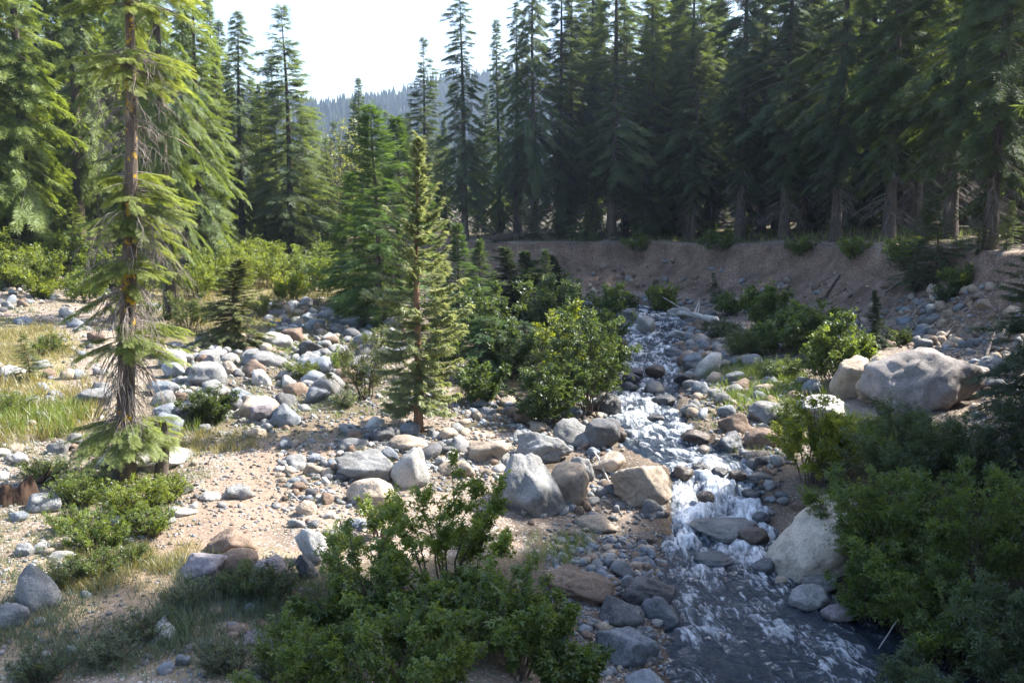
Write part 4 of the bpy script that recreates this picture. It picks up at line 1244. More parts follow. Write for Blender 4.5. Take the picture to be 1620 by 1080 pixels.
fill(80, [(8, 64), (16, 58), (22, 46), (34, 46), (75, 100), (70, 125), (20, 125), (4, 85)], ['firA', 'firB', 'firA'], 15, 20, [DARKC, MIDC, DARKC, LIT2],
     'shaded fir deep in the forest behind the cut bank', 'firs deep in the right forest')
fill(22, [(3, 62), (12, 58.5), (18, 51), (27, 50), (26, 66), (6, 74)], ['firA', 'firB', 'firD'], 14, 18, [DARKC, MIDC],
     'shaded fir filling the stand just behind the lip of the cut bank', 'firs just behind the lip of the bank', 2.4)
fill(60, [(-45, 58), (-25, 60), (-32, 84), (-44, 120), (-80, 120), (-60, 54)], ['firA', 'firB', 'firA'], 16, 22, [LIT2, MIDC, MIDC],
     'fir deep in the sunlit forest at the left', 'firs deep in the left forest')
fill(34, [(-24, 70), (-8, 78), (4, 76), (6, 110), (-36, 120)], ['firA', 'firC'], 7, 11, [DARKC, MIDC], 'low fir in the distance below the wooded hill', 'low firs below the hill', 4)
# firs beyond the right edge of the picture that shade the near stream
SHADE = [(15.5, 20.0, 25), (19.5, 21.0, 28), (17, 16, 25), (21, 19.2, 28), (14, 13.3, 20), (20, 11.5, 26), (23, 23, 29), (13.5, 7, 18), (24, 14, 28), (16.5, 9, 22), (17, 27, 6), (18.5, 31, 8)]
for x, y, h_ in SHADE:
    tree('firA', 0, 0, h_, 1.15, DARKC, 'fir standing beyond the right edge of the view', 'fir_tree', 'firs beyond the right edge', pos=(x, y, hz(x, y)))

# ------------------------------------------------------------------ broadleaf shrubs
def leaf_template(n, w, fold, seed):
    g = np.random.default_rng(seed); T = []
    for k in range(n):
        a = k * 2.4; x = .15 + .85 * k / n
        d = np.array([math.cos(a) * .7 + .5, math.sin(a), g.uniform(-.5, .35)])
        T.append(diamond((x * .9, 0, 0), d, g.uniform(.75, 1.1) * .62, w * .62, (g.uniform(-.7, .7), g.uniform(-.7, .7), 1), fold))
    return np.array(T)


LEAF_R = leaf_template(5, .62, .10, 1); LEAF_N = leaf_template(7, .22, .05, 2); LEAF_O = leaf_template(5, .42, .08, 3)


def shrub_mesh(seed, w, h, stems, leaf, nleaf, tpl, upright=.5, clump=.72, bare=.15, stem_r=.018, curve=.3):
    """-> (stems mesh, foliage mesh) of a shrub w wide and h tall"""
    g = np.random.default_rng(seed); wd = Geo(); lf = Geo()
    tips = []
    for k in range(stems):
        az = k * 2.39996 + g.normal(0, .4); rr = math.sqrt((k + .5) / stems) * g.uniform(.75, 1.1)
        top = np.array([math.cos(az) * w * .5 * rr, math.sin(az) * w * .5 * rr, h * (1 - .42 * rr ** 2) * g.uniform(.72, 1.05)])
        b0 = np.array([math.cos(az) * w * .10 * rr, math.sin(az) * w * .10 * rr, -.1])
        s = np.linspace(0, 1, 7)[:, None]
        cv = b0 + (top - b0) * np.c_[s ** (1 + curve), s ** (1 + curve), s ** (1 - .35 * curve)]
        cv[1:] += g.normal(0, .02 * h, (6, 3))
        wd.tube(cv, np.linspace(stem_r, .004, 7), 5)
        nb = max(5, int(9 * h / 2))
        tips.append((cv[2:], 1.0))
        for b_ in range(nb):
            q = g.uniform(bare + .08, 1.0); p0 = np.array([np.interp(q, s[:, 0], cv[:, a]) for a in range(3)])
            a2 = az + g.uniform(-1.7, 1.7); L = h * g.uniform(.14, .34) * (1.15 - .6 * q)
            e = p0 + np.array([math.cos(a2) * .85, math.sin(a2) * .85, g.uniform(.0, .8) * upright * 1.4]) * L
            mid = (p0 + e) / 2 + np.array([0, 0, .10 * L])
            tw = np.array([p0, mid, e]); wd.tube(tw, [.006, .0045, .002], 3)
            tips.append((tw, L))
    per = max(1, int(nleaf / len(tips) / len(tpl)))
    pos, X, Zs, rn = [], [], [], []
    for tw, L in tips:
        n = max(1, int(per * g.uniform(1 - clump, 1 + clump))); q = g.uniform(.1, 1, n)
        ss = np.linspace(0, 1, len(tw)); pp = np.stack([np.interp(q, ss, tw[:, a]) for a in range(3)], 1) + g.normal(0, leaf * .8, (n, 3))
        d = tw[-1] - tw[0]; d = d / (np.linalg.norm(d) + 1e-9)
        pos.append(pp); X.append(d[None] * .7 + g.normal(0, .6, (n, 3))); Zs.append(np.array([0, 0, 1])[None] + g.normal(0, .45, (n, 3)))
        rn.append(np.clip(g.normal(.5, .3) + g.normal(0, .18, n), 0, 1))
    lf.blades(tpl, np.concatenate(pos), np.concatenate(X), np.concatenate(Zs), leaf * 1.6 * g.uniform(.5, 1.35, sum(map(len, pos))), 0, np.concatenate(rn))
    return wd.mesh('stem', [M_STEM], True), lf.mesh('foliage', [M_LEAF])


def shrub(u, v, wpx, hpx, tpl, leaf, nleaf, color, label, seed, stems=16, name='shrub', depth_off=.28, **kw):
    """a shrub whose base centre shows at u, v and whose outline is wpx by hpx picture points"""
    b_ = ground(u, v); zc = depth_of(b_); w = wpx / FOC * zc; h = hpx / FOC * zc * 1.0
    sm, fm_ = shrub_mesh(seed, w, h, stems, leaf, int(nleaf * 2.2), tpl, **kw)
    r = link(name, None, loc=tuple(b_)); tag(r, label, 'shrub')
    link('stem', sm, r); f_ = link('foliage', fm_, r); f_.color = tuple(color) + (1,)
    return r


ALD = (.10, .16, .04); ALDL = (.12, .185, .038); WIL = (.075, .115, .055); LIME = (.18, .24, .035); HERB = (.12, .185, .045); SAGE = (.12, .155, .115); BRI = (.16, .225, .05)
THK_SHADE = (.066, .112, .036)  # thicket alders: darker leaf green with their shade put into it
SH = [  # u, v of base, width, height, template, leaf size, leaves, colour, label, extra
    (700, 945, 270, 205, LEAF_R, .037, 19550, (.15, .22, .042), 'tall open alder shrub in front of the wedge-shaped boulder', dict(stems=13, clump=.8, bare=.3, upright=.9)),
    (590, 1000, 220, 160, LEAF_R, .037, 10350, (.115, .18, .042), 'alder shrub at the left of the tall open alder', dict(stems=12, clump=.7)),
    (815, 1070, 210, 190, LEAF_R, .037, 13799, (.115, .18, .042), 'leafy alder shrub beside the gravel bar at the bottom edge', dict(stems=14)),
    (660, 1120, 330, 190, LEAF_R, .037, 19550, (.115, .18, .042), 'broad leafy alder cut by the bottom edge', dict(stems=18)),
    (760, 1010, 160, 110, LEAF_R, .046, 7500, ALD, 'low alder under the tall open alder', dict(stems=12)),
    (640, 1020, 180, 100, LEAF_R, .046, 8500, ALD, 'low leafy alder in the middle of the foreground thicket', dict(stems=14)),
    (900, 1110, 150, 110, LEAF_R, .048, 6500, ALD, 'alder cut by the bottom edge next to the blue-grey slab', dict(stems=11)),
    (480, 1110, 200, 150, LEAF_O, .042, 9000, ALD, 'small-leaved shrub at the bottom edge left of the broad alder', dict(stems=14)),
    (520, 1010, 130, 90, LEAF_R, .04, 5000, ALD, 'shaded small-leaved alder left of the alder shrubs', dict(stems=10)),
    (870, 1010, 70, 90, LEAF_R, .044, 2500, ALD, 'thin alder sprigs overhanging the gravel bar', dict(stems=6)),
    (600, 850, 100, 90, LEAF_R, .04, 3000, ALDL, 'small sunlit alder below the tan boulder', dict(stems=7, clump=.8)),
    (1285, 768, 150, 150, LEAF_R, .045, 13000, LIME, 'yellow-green alder at the right stream edge above the pale boulder', dict(stems=11, clump=.7, upright=.8)),
    (1420, 800, 190, 165, LEAF_N, .070, 13000, WIL, 'grey-green willow below the huge boulder', dict(stems=16, upright=.8)),
    (1540, 800, 170, 150, LEAF_N, .070, 11000, WIL, 'willow between the huge boulder and the right edge', dict(stems=15, upright=.8)),
    (1390, 915, 260, 205, LEAF_O, .050, 19000, ALD, 'broad alder drooping over the smooth beige boulder', dict(stems=20)),
    (1545, 950, 260, 240, LEAF_O, .050, 21000, ALD, 'large dark alder filling the right side', dict(stems=22)),
    (1440, 1000, 230, 150, LEAF_O, .048, 14000, ALD, 'low alder leaning over the dark water at right', dict(stems=18)),
    (1380, 985, 150, 110, LEAF_O, .044, 8000, ALD, 'low leafy alder drooping to the dark water below the pale boulder', dict(stems=14)),
    (1500, 1060, 190, 150, LEAF_O, .046, 11000, ALD, 'alder by the bare grey branch in the lower right', dict(stems=16)),
    (1330, 745, 120, 90, LEAF_O, .044, 6500, ALDL, 'green alder right of the yellow-green one', dict(stems=12)),
    (1480, 730, 150, 80, LEAF_N, .06, 6000, WIL, 'short willow hiding the foot of the huge boulder', dict(stems=14)),
    (1350, 860, 120, 110, LEAF_O, .044, 5000, ALDL, 'light green alder sprays over the top of the smooth beige boulder', dict(stems=10, clump=.8)),
    (1580, 1090, 200, 170, LEAF_N, .060, 13000, WIL, 'willow in the lower right corner', dict(stems=16)),
    (1450, 1130, 150, 110, LEAF_N, .05, 6000, WIL, 'thin willow sprigs by the bottom edge at right', dict(stems=12, clump=.8)),
    (1640, 850, 160, 300, LEAF_O, .055, 14000, (.04, .065, .032), 'dark shrub at the right edge beside the conifer', dict(stems=16)),
    (888, 628, 110, 135, LEAF_R, .060, 7500, LIME, 'sunlit yellow-green alder in the streamside thicket', dict(stems=9, clump=.8, upright=.9)),
    (930, 655, 130, 175, LEAF_R, .058, 12000, THK_SHADE, 'dark alder hanging over the left of the riffle', dict(stems=16)),
    (860, 672, 150, 110, LEAF_R, .055, 10000, THK_SHADE, 'shaded alder at the foot of the thicket', dict(stems=16)),
    (940, 565, 120, 120, LEAF_R, .070, 9000, THK_SHADE, 'alder at the bend in front of the bare bank', dict(stems=15)),
    (880, 545, 120, 120, LEAF_R, .075, 7000, THK_SHADE, 'alder behind the sunlit one in the thicket', dict(stems=14)),
    (765, 560, 110, 120, LEAF_R, .07, 6000, THK_SHADE, 'dark alder right of the cedar crown', dict(stems=12)),
    (760, 640, 120, 70, LEAF_R, .055, 7000, THK_SHADE, 'low alder in the shade behind the cedar foot', dict(stems=14)),
    (800, 600, 130, 100, LEAF_R, .06, 8000, THK_SHADE, 'alder between the flat-sprayed firs', dict(stems=14)),
    (915, 600, 140, 120, LEAF_R, .06, 9000, THK_SHADE, 'dense alder in the heart of the thicket', dict(stems=16)),
    (970, 600, 60, 70, LEAF_R, .06, 4000, THK_SHADE, 'small alder at the left water edge of the riffle', dict(stems=9)),
    (700, 600, 70, 90, LEAF_R, .06, 4500, THK_SHADE, 'alder hidden behind the cedar trunk', dict(stems=10)),
    (825, 525, 140, 100, LEAF_R, .075, 7000, THK_SHADE, 'alder under the three dark cedars', dict(stems=14)),
    (720, 525, 110, 90, LEAF_R, .075, 6000, THK_SHADE, 'alder behind the bright-edged fir', dict(stems=12)),
    (1240, 560, 120, 60, LEAF_R, .08, 6000, ALD, 'alder filling the space between the round and the wide alders', dict(stems=14)),
    (1150, 500, 60, 34, LEAF_R, .09, 2400, ALD, 'small alder beyond the white log', dict(stems=9)),
    (980, 500, 70, 40, LEAF_R, .09, 3000, THK_SHADE, 'low alder where the stream meets the bare bank', dict(stems=10)),
    (1430, 430, 70, 60, LEAF_O, .09, 3000, ALD, 'bush hanging over the lip of the right bank', dict(stems=10)),
    (1520, 460, 60, 40, LEAF_O, .08, 2400, ALD, 'low bush on the right bank among stones', dict(stems=10)),
    (480, 600, 70, 30, LEAF_O, .05, 2600, (.11, .15, .05), 'pale green low plant on the rubble', dict(stems=12)),
    (545, 645, 60, 26, LEAF_O, .04, 2200, SAGE, 'sage-coloured plant left of the cedar foot', dict(stems=12)),
    (300, 520, 120, 60, LEAF_O, .06, 5500, (.10, .14, .045), 'green bush between the ragged fir and the small dark cedar', dict(stems=13)),
    (215, 520, 100, 60, LEAF_O, .06, 4500, (.10, .14, .045), 'green bush behind the middle tier of the ragged fir', dict(stems=12)),
    (80, 560, 70, 34, LEAF_O, .05, 2800, (.10, .14, .045), 'low bush on the edge of the dry meadow', dict(stems=12)),
    (20, 660, 90, 44, LEAF_O, .04, 3600, (.11, .16, .045), 'leafy green plant at the left edge in the tall grass', dict(stems=18)),
    (600, 560, 80, 50, LEAF_O, .05, 3000, (.09, .125, .05), 'dull green bush at the edge of the upper rubble', dict(stems=12)),
    (420, 500, 80, 36, LEAF_O, .06, 2600, (.11, .15, .05), 'low bush right of the small dark cedar', dict(stems=11)),
    (90, 930, 90, 40, LEAF_O, .026, 3600, (.10, .14, .06), 'weedy plant right of the leaning pointed boulder', dict(stems=20)),
    (240, 1010, 120, 50, LEAF_O, .026, 4500, (.10, .135, .075), 'weedy plant around the small pointed pale rock', dict(stems=24)),
    (380, 950, 110, 60, LEAF_O, .028, 4500, (.08, .12, .05), 'green weeds climbing over the sloping slab', dict(stems=20)),
    (370, 462, 120, 74, LEAF_O, .08, 6500, BRI, 'sunlit pale bush right of the dark fir trunk behind the rubble', dict(stems=13)),
    (425, 455, 120, 80, LEAF_O, .08, 6500, BRI, 'sunlit pale bush beside the yellow-green bush', dict(stems=13)),
    (500, 462, 120, 70, LEAF_O, .08, 6000, HERB, 'green bush right of the yellow-green bush', dict(stems=13)),
    (545, 468, 110, 70, LEAF_O, .08, 6000, HERB, 'green bush at the left foot of the vivid green fir', dict(stems=13)),
    (310, 470, 100, 60, LEAF_O, .08, 5000, BRI, 'sunlit bush at the foot of the dark fir trunk', dict(stems=12)),
    (225, 470, 110, 64, LEAF_O, .08, 5000, BRI, 'sunlit bush behind the upper dead twigs of the ragged fir', dict(stems=12)),
    (60, 470, 120, 76, LEAF_O, .08, 6000, BRI, 'sunlit pale bush among the left edge bushes', dict(stems=13)),
    (140, 478, 90, 56, LEAF_O, .08, 4000, HERB, 'green bush over the boulders left of the ragged fir', dict(stems=11)),
    (130, 800, 110, 56, LEAF_O, .030, 6500, HERB, 'low green shrub spreading left of the fir trunk foot', dict(stems=30, upright=.9)),
    (262, 795, 90, 46, LEAF_O, .030, 5500, BRI, 'sunlit low shrub right of the leaning snag', dict(stems=28, upright=.9)),
    (240, 850, 100, 50, LEAF_O, .030, 5500, HERB, 'bright low shrub on the left edge of the trail', dict(stems=28, upright=.9)),
    (150, 915, 110, 44, LEAF_O, .028, 5000, (.10, .15, .045), 'low green shrub at the front of the bright shrub patch', dict(stems=26)),
    (70, 760, 90, 36, LEAF_O, .03, 3500, (.12, .17, .05), 'straggly green shrub beside the rotten stump', dict(stems=20)),
    (1010, 398, 60, 26, LEAF_O, .10, 1800, ALDL, 'low bush on the lip of the bare bank left of the narrow young fir', dict(stems=10)),
    (1140, 398, 80, 30, LEAF_O, .10, 2400, ALD, 'low bush drooping over the lip of the bare bank', dict(stems=11)),
    (1270, 402, 70, 28, LEAF_O, .09, 2200, ALD, 'low bush on the bank lip near the straight dark trunk', dict(stems=10)),
    (1350, 408, 70, 32, LEAF_O, .09, 2200, ALDL, 'green bush on the bank lip below the bright clearing', dict(stems=10)),
    (1048, 496, 62, 52, LEAF_R, .09, 3600, BRI, 'bright bush at the foot of the bare bank', dict(stems=10)),
    (1210, 522, 84, 82, LEAF_R, .085, 6000, ALD, 'round dark alder against the bare bank', dict(stems=13)),
    (1285, 556, 110, 90, LEAF_R, .080, 7500, ALD, 'wide alder below the bare bank', dict(stems=15)),
    (1330, 610, 120, 110, LEAF_R, .072, 8500, ALD, 'alder behind the cracked tan boulder', dict(stems=16)),
    (1180, 566, 100, 44, LEAF_N, .09, 4000, (.07, .11, .04), 'low willow on the cobble bar', dict(stems=14)),
    (1140, 540, 60, 36, LEAF_N, .09, 2400, (.06, .10, .04), 'low willow near the white log', dict(stems=10)),
    (1230, 600, 100, 36, LEAF_N, .08, 3600, (.07, .115, .04), 'low willow carpet beside the cobble bar', dict(stems=14)),
    (1250, 675, 70, 40, LEAF_N, .06, 2600, (.07, .11, .045), 'small willow beside the flat-topped boulder', dict(stems=10)),
    (332, 672, 96, 62, LEAF_O, .045, 7500, (.055, .09, .03), 'dark green bush among the boulders left of the trail', dict(stems=14)),
    (460, 478, 72, 48, LEAF_O, .085, 4000, LIME, 'yellow-green bush on the far left bank', dict(stems=11)),
    (580, 632, 110, 95, LEAF_O, .045, 6000, (.075, .095, .045), 'scraggly grey-green bush left of the cedar', dict(stems=13, clump=.9)),
    (640, 500, 80, 60, LEAF_O, .07, 3500, (.08, .12, .04), 'bush behind the cedar trunk', dict(stems=10)),
    (538, 585, 80, 36, LEAF_O, .05, 2600, HERB, 'low green bush on the middle rubble', dict(stems=10)),
    (560, 500, 90, 34, LEAF_O, .075, 2600, HERB, 'spreading bush on the upper rubble', dict(stems=10)),
    (400, 452, 130, 80, LEAF_O, .11, 6500, BRI, 'pale green thicket bush beside the dark fir trunk', dict(stems=13)),
    (345, 456, 110, 74, LEAF_O, .11, 5500, BRI, 'pale green bush left of the thicket bush', dict(stems=12)),
    (505, 452, 110, 70, LEAF_O, .11, 5000, HERB, 'green bush under the open-branched fir', dict(stems=12)),
    (540, 432, 80, 50, LEAF_O, .12, 2200, BRI, 'small bright bush at the edge of the far trees', dict(stems=10)),
    (440, 430, 130, 66, LEAF_O, .13, 4500, BRI, 'bright bush at the foot of the open-branched fir', dict(stems=10)),
    (20, 458, 150, 92, LEAF_O, .11, 7000, BRI, 'bright green bush at the left edge below the firs', dict(stems=12)),
    (108, 452, 130, 84, LEAF_O, .11, 6000, HERB, 'green bush right of the left edge bush', dict(stems=12)),
    (180, 460, 90, 66, LEAF_O, .10, 4500, BRI, 'bright bush half hidden by the ragged fir', dict(stems=10)),
    (70, 472, 40, 28, LEAF_O, .09, 1600, LIME, 'small yellow-green bush in the left rubble', dict(stems=8)),
    (128, 466, 40, 30, LEAF_O, .09, 1600, HERB, 'small green bush next to the ragged fir', dict(stems=8)),
    (160, 872, 130, 62, LEAF_O, .030, 8500, HERB, 'bright low ground shrub below the ragged fir', dict(stems=34, upright=.9)),
    (215, 820, 120, 66, LEAF_O, .032, 8000, BRI, 'sunlit low shrub at the foot of the two fir trunks', dict(stems=30, upright=.9)),
    (110, 840, 80, 36, LEAF_O, .03, 3000, HERB, 'low green shrub left of the bright ground shrub', dict(stems=18, upright=.9)),
    (205, 895, 80, 34, LEAF_O, .028, 3000, (.08, .12, .035), 'darker low shrub at the shadow edge', dict(stems=18)),
    (535, 880, 40, 60, LEAF_O, .035, 1500, ALD, 'small dark shrub beside the steep speckled slab', dict(stems=8)),
    (425, 955, 120, 70, LEAF_O, .030, 4500, (.055, .085, .04), 'shaded weedy shrub over the purple slab', dict(stems=18)),
    (300, 960, 100, 40, LEAF_O, .026, 3500, SAGE, 'grey sage clump in the shaded foreground', dict(stems=22)),
    (350, 1060, 110, 50, LEAF_O, .026, 4500, SAGE, 'grey sage clump near the bottom edge', dict(stems=24)),
    (170, 1050, 110, 50, LEAF_O, .026, 4500, SAGE, 'grey sage clump in the lower left', dict(stems=24)),
    (60, 1080, 110, 44, LEAF_O, .026, 4000, (.08, .115, .07), 'weedy clump in the lower left corner', dict(stems=24)),
    (430, 1075, 90, 50, LEAF_O, .028, 3500, SAGE, 'grey sage clump beside the bottom alders', dict(stems=20)),
    (1420, 545, 56, 26, LEAF_O, .07, 1500, (.06, .09, .04), 'low bush on the bank behind the huge boulder', dict(stems=9)),
    (1496, 478, 44, 30, LEAF_O, .08, 1500, DARKC, 'small dark bush below the saplings on the right bank', dict(stems=8)),
    (1400, 690, 90, 34, LEAF_N, .06, 3000, (.06, .11, .03), 'grassy willow tuft at the front of the huge boulder', dict(stems=16, upright=1.2)),
]
for k, (u, v, w_, h_, tp, lf_, nl, c, lab, kw) in enumerate(SH):
    shrub(u, v, w_, h_, tp, lf_, nl, c, lab, 900 + k, **kw)

# the pale broadleaf tree beyond the left rubble
b_ = at(536, 68); sm, fm_ = shrub_mesh(3, 4.2, 9.2, 16, .17, 7500, LEAF_O, upright=1.3, curve=.1, stem_r=.07)
r = link('broadleaf_tree', None, loc=tuple(b_)); tag(r, 'pale green broadleaf tree among the distant firs', 'tree')
sm.name = 'trunk'; link('trunk', sm, r); f_ = link('crown', fm_, r); f_.color = (.20, .25, .10, 1)

# understorey on the forest floor of the plateau
for k, (u, Y, w_, h_, c) in enumerate([(1105, 60, 3.0, 1.3, BRI), (1170, 58, 2.4, 1.0, ALDL), (1080, 62, 2.2, 1.0, ALDL), (880, 60, 2.4, 1.2, ALD), (760, 61, 3, 1.4, ALD)]):
    p = at(u, Y); sm, fm_ = shrub_mesh(70 + k, w_, h_, 10, .10, 2600, LEAF_O)
    r = link('shrub', None, loc=tuple(p)); tag(r, ['sunlit bush on the bank top under the slender open fir', 'bush on the bank top under the heavy-branched fir', 'bush on the bank top right of the narrow young fir',
                                                   'dark bush on the bank top below the dense dark fir', 'dark bush on the bank top below the narrow fir'][k], 'shrub')
    link('stem', sm, r); f_ = link('foliage', fm_, r); f_.color = tuple(c) + (1,)

# ------------------------------------------------------------------ grass, herbs
def grass(name, zones, label):
    G = Geo(); 
    for poly, n, hlo, hhi, w in zones:
        P = pix_poly(poly); P_ = np.array(P); x0, y0 = P_.min(0); x1, y1 = P_.max(0)
        x = rng.uniform(x0, x1, n * 3); y = rng.uniform(y0, y1, n * 3)
        cl = fbm2(x, y, 1.4, 3, 91) + rng.uniform(-.3, .3, n * 3)
        jx = .05 * (x1 - x0) * fbm2(x, y, 1.1, 3, 17) * 3; jy = .05 * (y1 - y0) * fbm2(x, y, 1.3, 3, 18) * 3
        ok = in_poly(x + jx + rng.normal(0, .03 * (x1 - x0), n * 3), y + jy + rng.normal(0, .03 * (y1 - y0), n * 3), P) & (cl > -.05); x, y = x[ok][:n], y[ok][:n]; m = len(x)
        if not m: continue
        kk = max(1, m // 9); ci = rng.integers(0, kk, m); sp = .035 + 1.2 * w
        x = x[:kk][ci] + rng.normal(0, sp, m); y = y[:kk][ci] + rng.normal(0, sp, m)
        p = np.stack([x, y, height(x, y) - .01], 1); h = rng.uniform(hlo, hhi, m); a = rng.uniform(0, 6.28, m)
        X = np.stack([np.cos(a) * .45, np.sin(a) * .45, np.ones(m)], 1)
        T = np.array([[(0, -w, 0), (.55, -w * .7, .05), (.55, w * .7, .05), (0, w, 0)], [(.55, -w * .7, .05), (1, -.002, .22), (1, .002, .22), (.55, w * .7, .05)]])
        G.blades(T, p, X, rng.normal(0, 1, (m, 3)), h, 0)
    o = link(name, G.mesh(name, [M_GRASS])); tag(o, label, kind='stuff'); return o


o = grass('grass', [([(-40, 520), (80, 520), (130, 560), (60, 590), (-40, 590)], 6000, .12, .35, .022), ([(-40, 600), (140, 600), (190, 690), (-40, 720)], 5000, .15, .45, .02),
                    ([(100, 880), (330, 860), (240, 950), (100, 940)], 5000, .08, .22, .02), ([(230, 690), (420, 680), (400, 720), (250, 730)], 1600, .1, .3, .02),
                    ([(230, 440), (420, 440), (520, 470), (420, 540), (230, 540)], 6000, .15, .4, .03)], 'dry yellowish grass on the left meadow and trail edges')
o.color = (.24, .22, .085, 1)
o = grass('green_grass', [([(1120, 570), (1300, 600), (1290, 660), (1150, 650)], 4200, .12, .4, .022), ([(1330, 670), (1480, 690), (1440, 740), (1330, 720)], 3000, .2, .5, .02),
                          ([(830, 840), (940, 850), (930, 905), (840, 900)], 1100, .08, .28, .014), ([(-40, 640), (140, 650), (130, 690), (-40, 700)], 2500, .2, .5, .02),
                          ([(30, 760), (200, 740), (230, 880), (100, 900)], 2600, .06, .2, .03), ([(570, 720), (620, 730), (610, 750), (570, 745)], 300, .1, .25, .02),
                          ([(240, 640), (330, 690), (270, 700)], 900, .15, .4, .02), ([(420, 540), (560, 560), (540, 600), (440, 590)], 1000, .1, .3, .03)], 'green grass along the water and between the rocks')
o.color = (.14, .21, .035, 1)
o = grass('herbs', [([(250, 560), (640, 520), (640, 690), (330, 700)], 9000, .06, .2, .035), ([(-40, 440), (240, 440), (240, 640), (-40, 700)], 8000, .08, .25, .035), ([(420, 420), (640, 470), (640, 580), (420, 560)], 8000, .1, .3, .045), ([(-40, 690), (330, 700), (300, 860), (-40, 930)], 11000, .04, .14, .03), ([(430, 690), (830, 690), (830, 760), (560, 860), (430, 840)], 4500, .04, .13, .025), ([(1080, 520), (1300, 600), (1260, 740), (1110, 720)], 3500, .08, .25, .03)], 'low leafy herbs growing between the stones')
o.color = (.12, .16, .05, 1)
o = grass('weeds', [([(-40, 920), (330, 880), (540, 900), (580, 1079), (-40, 1079)], 15000, .05, .2, .028), ([(240, 940), (520, 900), (540, 1060), (300, 1060)], 4000, .1, .32, .015)], 'grey-green weeds covering the shaded foreground')
o.color = (.10, .135, .085, 1)
# sunlit grass behind the lip of the bank
G = Geo(); n = 9000
n = 16000; x = rng.uniform(-2, 30, n); y = rng.uniform(36, 75, n); dd, _ = seg_dist(x, y, TOP); ok = in_poly(x, y, TOP_POLY) & ~in_poly(x, y, SLOPE_POLY) & (dd < 9) & (fbm2(x, y, .3, 2, 8) > -.1)
x, y = x[ok], y[ok]; p = np.stack([x, y, height(x, y)], 1); m = len(x); w = .05; a = rng.uniform(0, 6.28, m)
Tq = np.array([[(0, -w, 0), (1, -.004, .2), (1, .004, .2), (0, w, 0)]])
G.blades(Tq, p, np.stack([np.cos(a) * .4, np.sin(a) * .4, np.ones(m)], 1), rng.normal(0, 1, (m, 3)), rng.uniform(.15, .4, m), 0)
o = link('forest_grass', G.mesh('forest_grass', [M_GRASS])); tag(o, 'bright grass in the clearings on the bank top', kind='stuff'); o.color = (.17, .21, .05, 1)

# ------------------------------------------------------------------ dead wood
def log(name, pts, rad, mat, label, cat='log', snags=0, seed=0, sides=9):
    g = np.random.default_rng(seed); G = Geo(); P = np.array(pts, float)
    t0 = np.linspace(0, 1, len(P)); t1 = np.linspace(0, 1, max(10, len(P) * 4))
    C = np.stack([np.interp(t1, t0, P[:, a]) for a in range(3)], 1); C[1:-1] += g.normal(0, rad * .12, (len(C) - 2, 3))
    rr = np.interp(t1, [0, .02, 1], [rad * .3, rad, rad * .6]) * g.uniform(.9, 1.1, len(C)); rr[-1] = .004
    G.tube(C, rr, sides)
    for k in range(snags):
        q = g.integers(2, len(C) - 2); d = g.normal(0, 1, 3); d[2] = abs(d[2]) * .6; d /= np.linalg.norm(d); L = g.uniform(4, 14) * rad
        G.tube(np.array([C[q], C[q] + d * L * .5 + g.normal(0, .1 * L, 3) * .3, C[q] + d * L]), [rad * .3, rad * .2, rad * .06], 5)
    o = link(name, G.mesh(name, [mat], True)); tag(o, label, cat); return o


def lay(u0, v0, u1, v1, up=.08, n=4):
    a, b_ = ground(u0, v0), ground(u1, v1); out = []
    for q in np.linspace(0, 1, n):
        p = a * (1 - q) + b_ * q; p[2] = max(p[2], hz(p[0], p[1])) + up; out.append(p)
    return out


log('fallen_log', lay(1136, 517, 1070, 503, .22), .17, M_SILVER, 'bleached white log lying by the upper stream', snags=3, seed=1)
a, b_ = at(776, 58), at(845, 59.5)
log('fallen_log', [a + [0, 0, .35], (a + b_) / 2 + [0, 0, .32], b_ + [0, 0, .3]], .26, M_BARK, 'dark fallen log on the bank top beneath the narrow fir', snags=4, seed=2)
log('stick', lay(938, 722, 966, 775, .12), .022, M_SILVER, 'thin pale stick caught between boulders left of the falls', 'stick', 1, 3, 6)
log('dead_branch', [ground(1475, 1000) + [0, 0, .5], ground(1430, 1010) + [0, 0, .45], ground(1388, 1055) + [0, 0, .25]], .014, M_SILVER, 'bare grey branch reaching from the willows over the water', 'branch', 9, 4, 5)
log('root', lay(1424, 452, 1398, 470, .1), .05, M_DEAD, 'grey root hanging from the lip of the bank', 'root', 3, 5, 6)
log('dead_branch', lay(1302, 478, 1330, 436, .08), .06, M_BARK, 'dark branch lying up the bare bank', 'branch', 2, 6, 6)
log('dead_branch', lay(1486, 545, 1512, 520, .08), .05, M_DEAD, 'forked grey branch in the rubble above the huge boulder', 'branch', 4, 7, 6)
log('dead_branch', lay(1560, 568, 1574, 530, .10), .045, M_DEAD, 'grey branch on the rubble at the right', 'branch', 4, 8, 6)
log('dead_branch', lay(1530, 352, 1590, 342, .2), .07, M_SILVER, 'fallen pale branch on the floor of the hazy forest', 'branch', 3, 9, 6)
log('dead_branch', lay(495, 552, 530, 572, .1), .03, M_DEAD, 'dry branch on the middle rubble', 'branch', 4, 10, 5)
log('dead_branch', lay(60, 775, 88, 752, .12), .06, M_ROT, 'charred branch leaning beside the rotten stump', 'branch', 2, 11, 6)

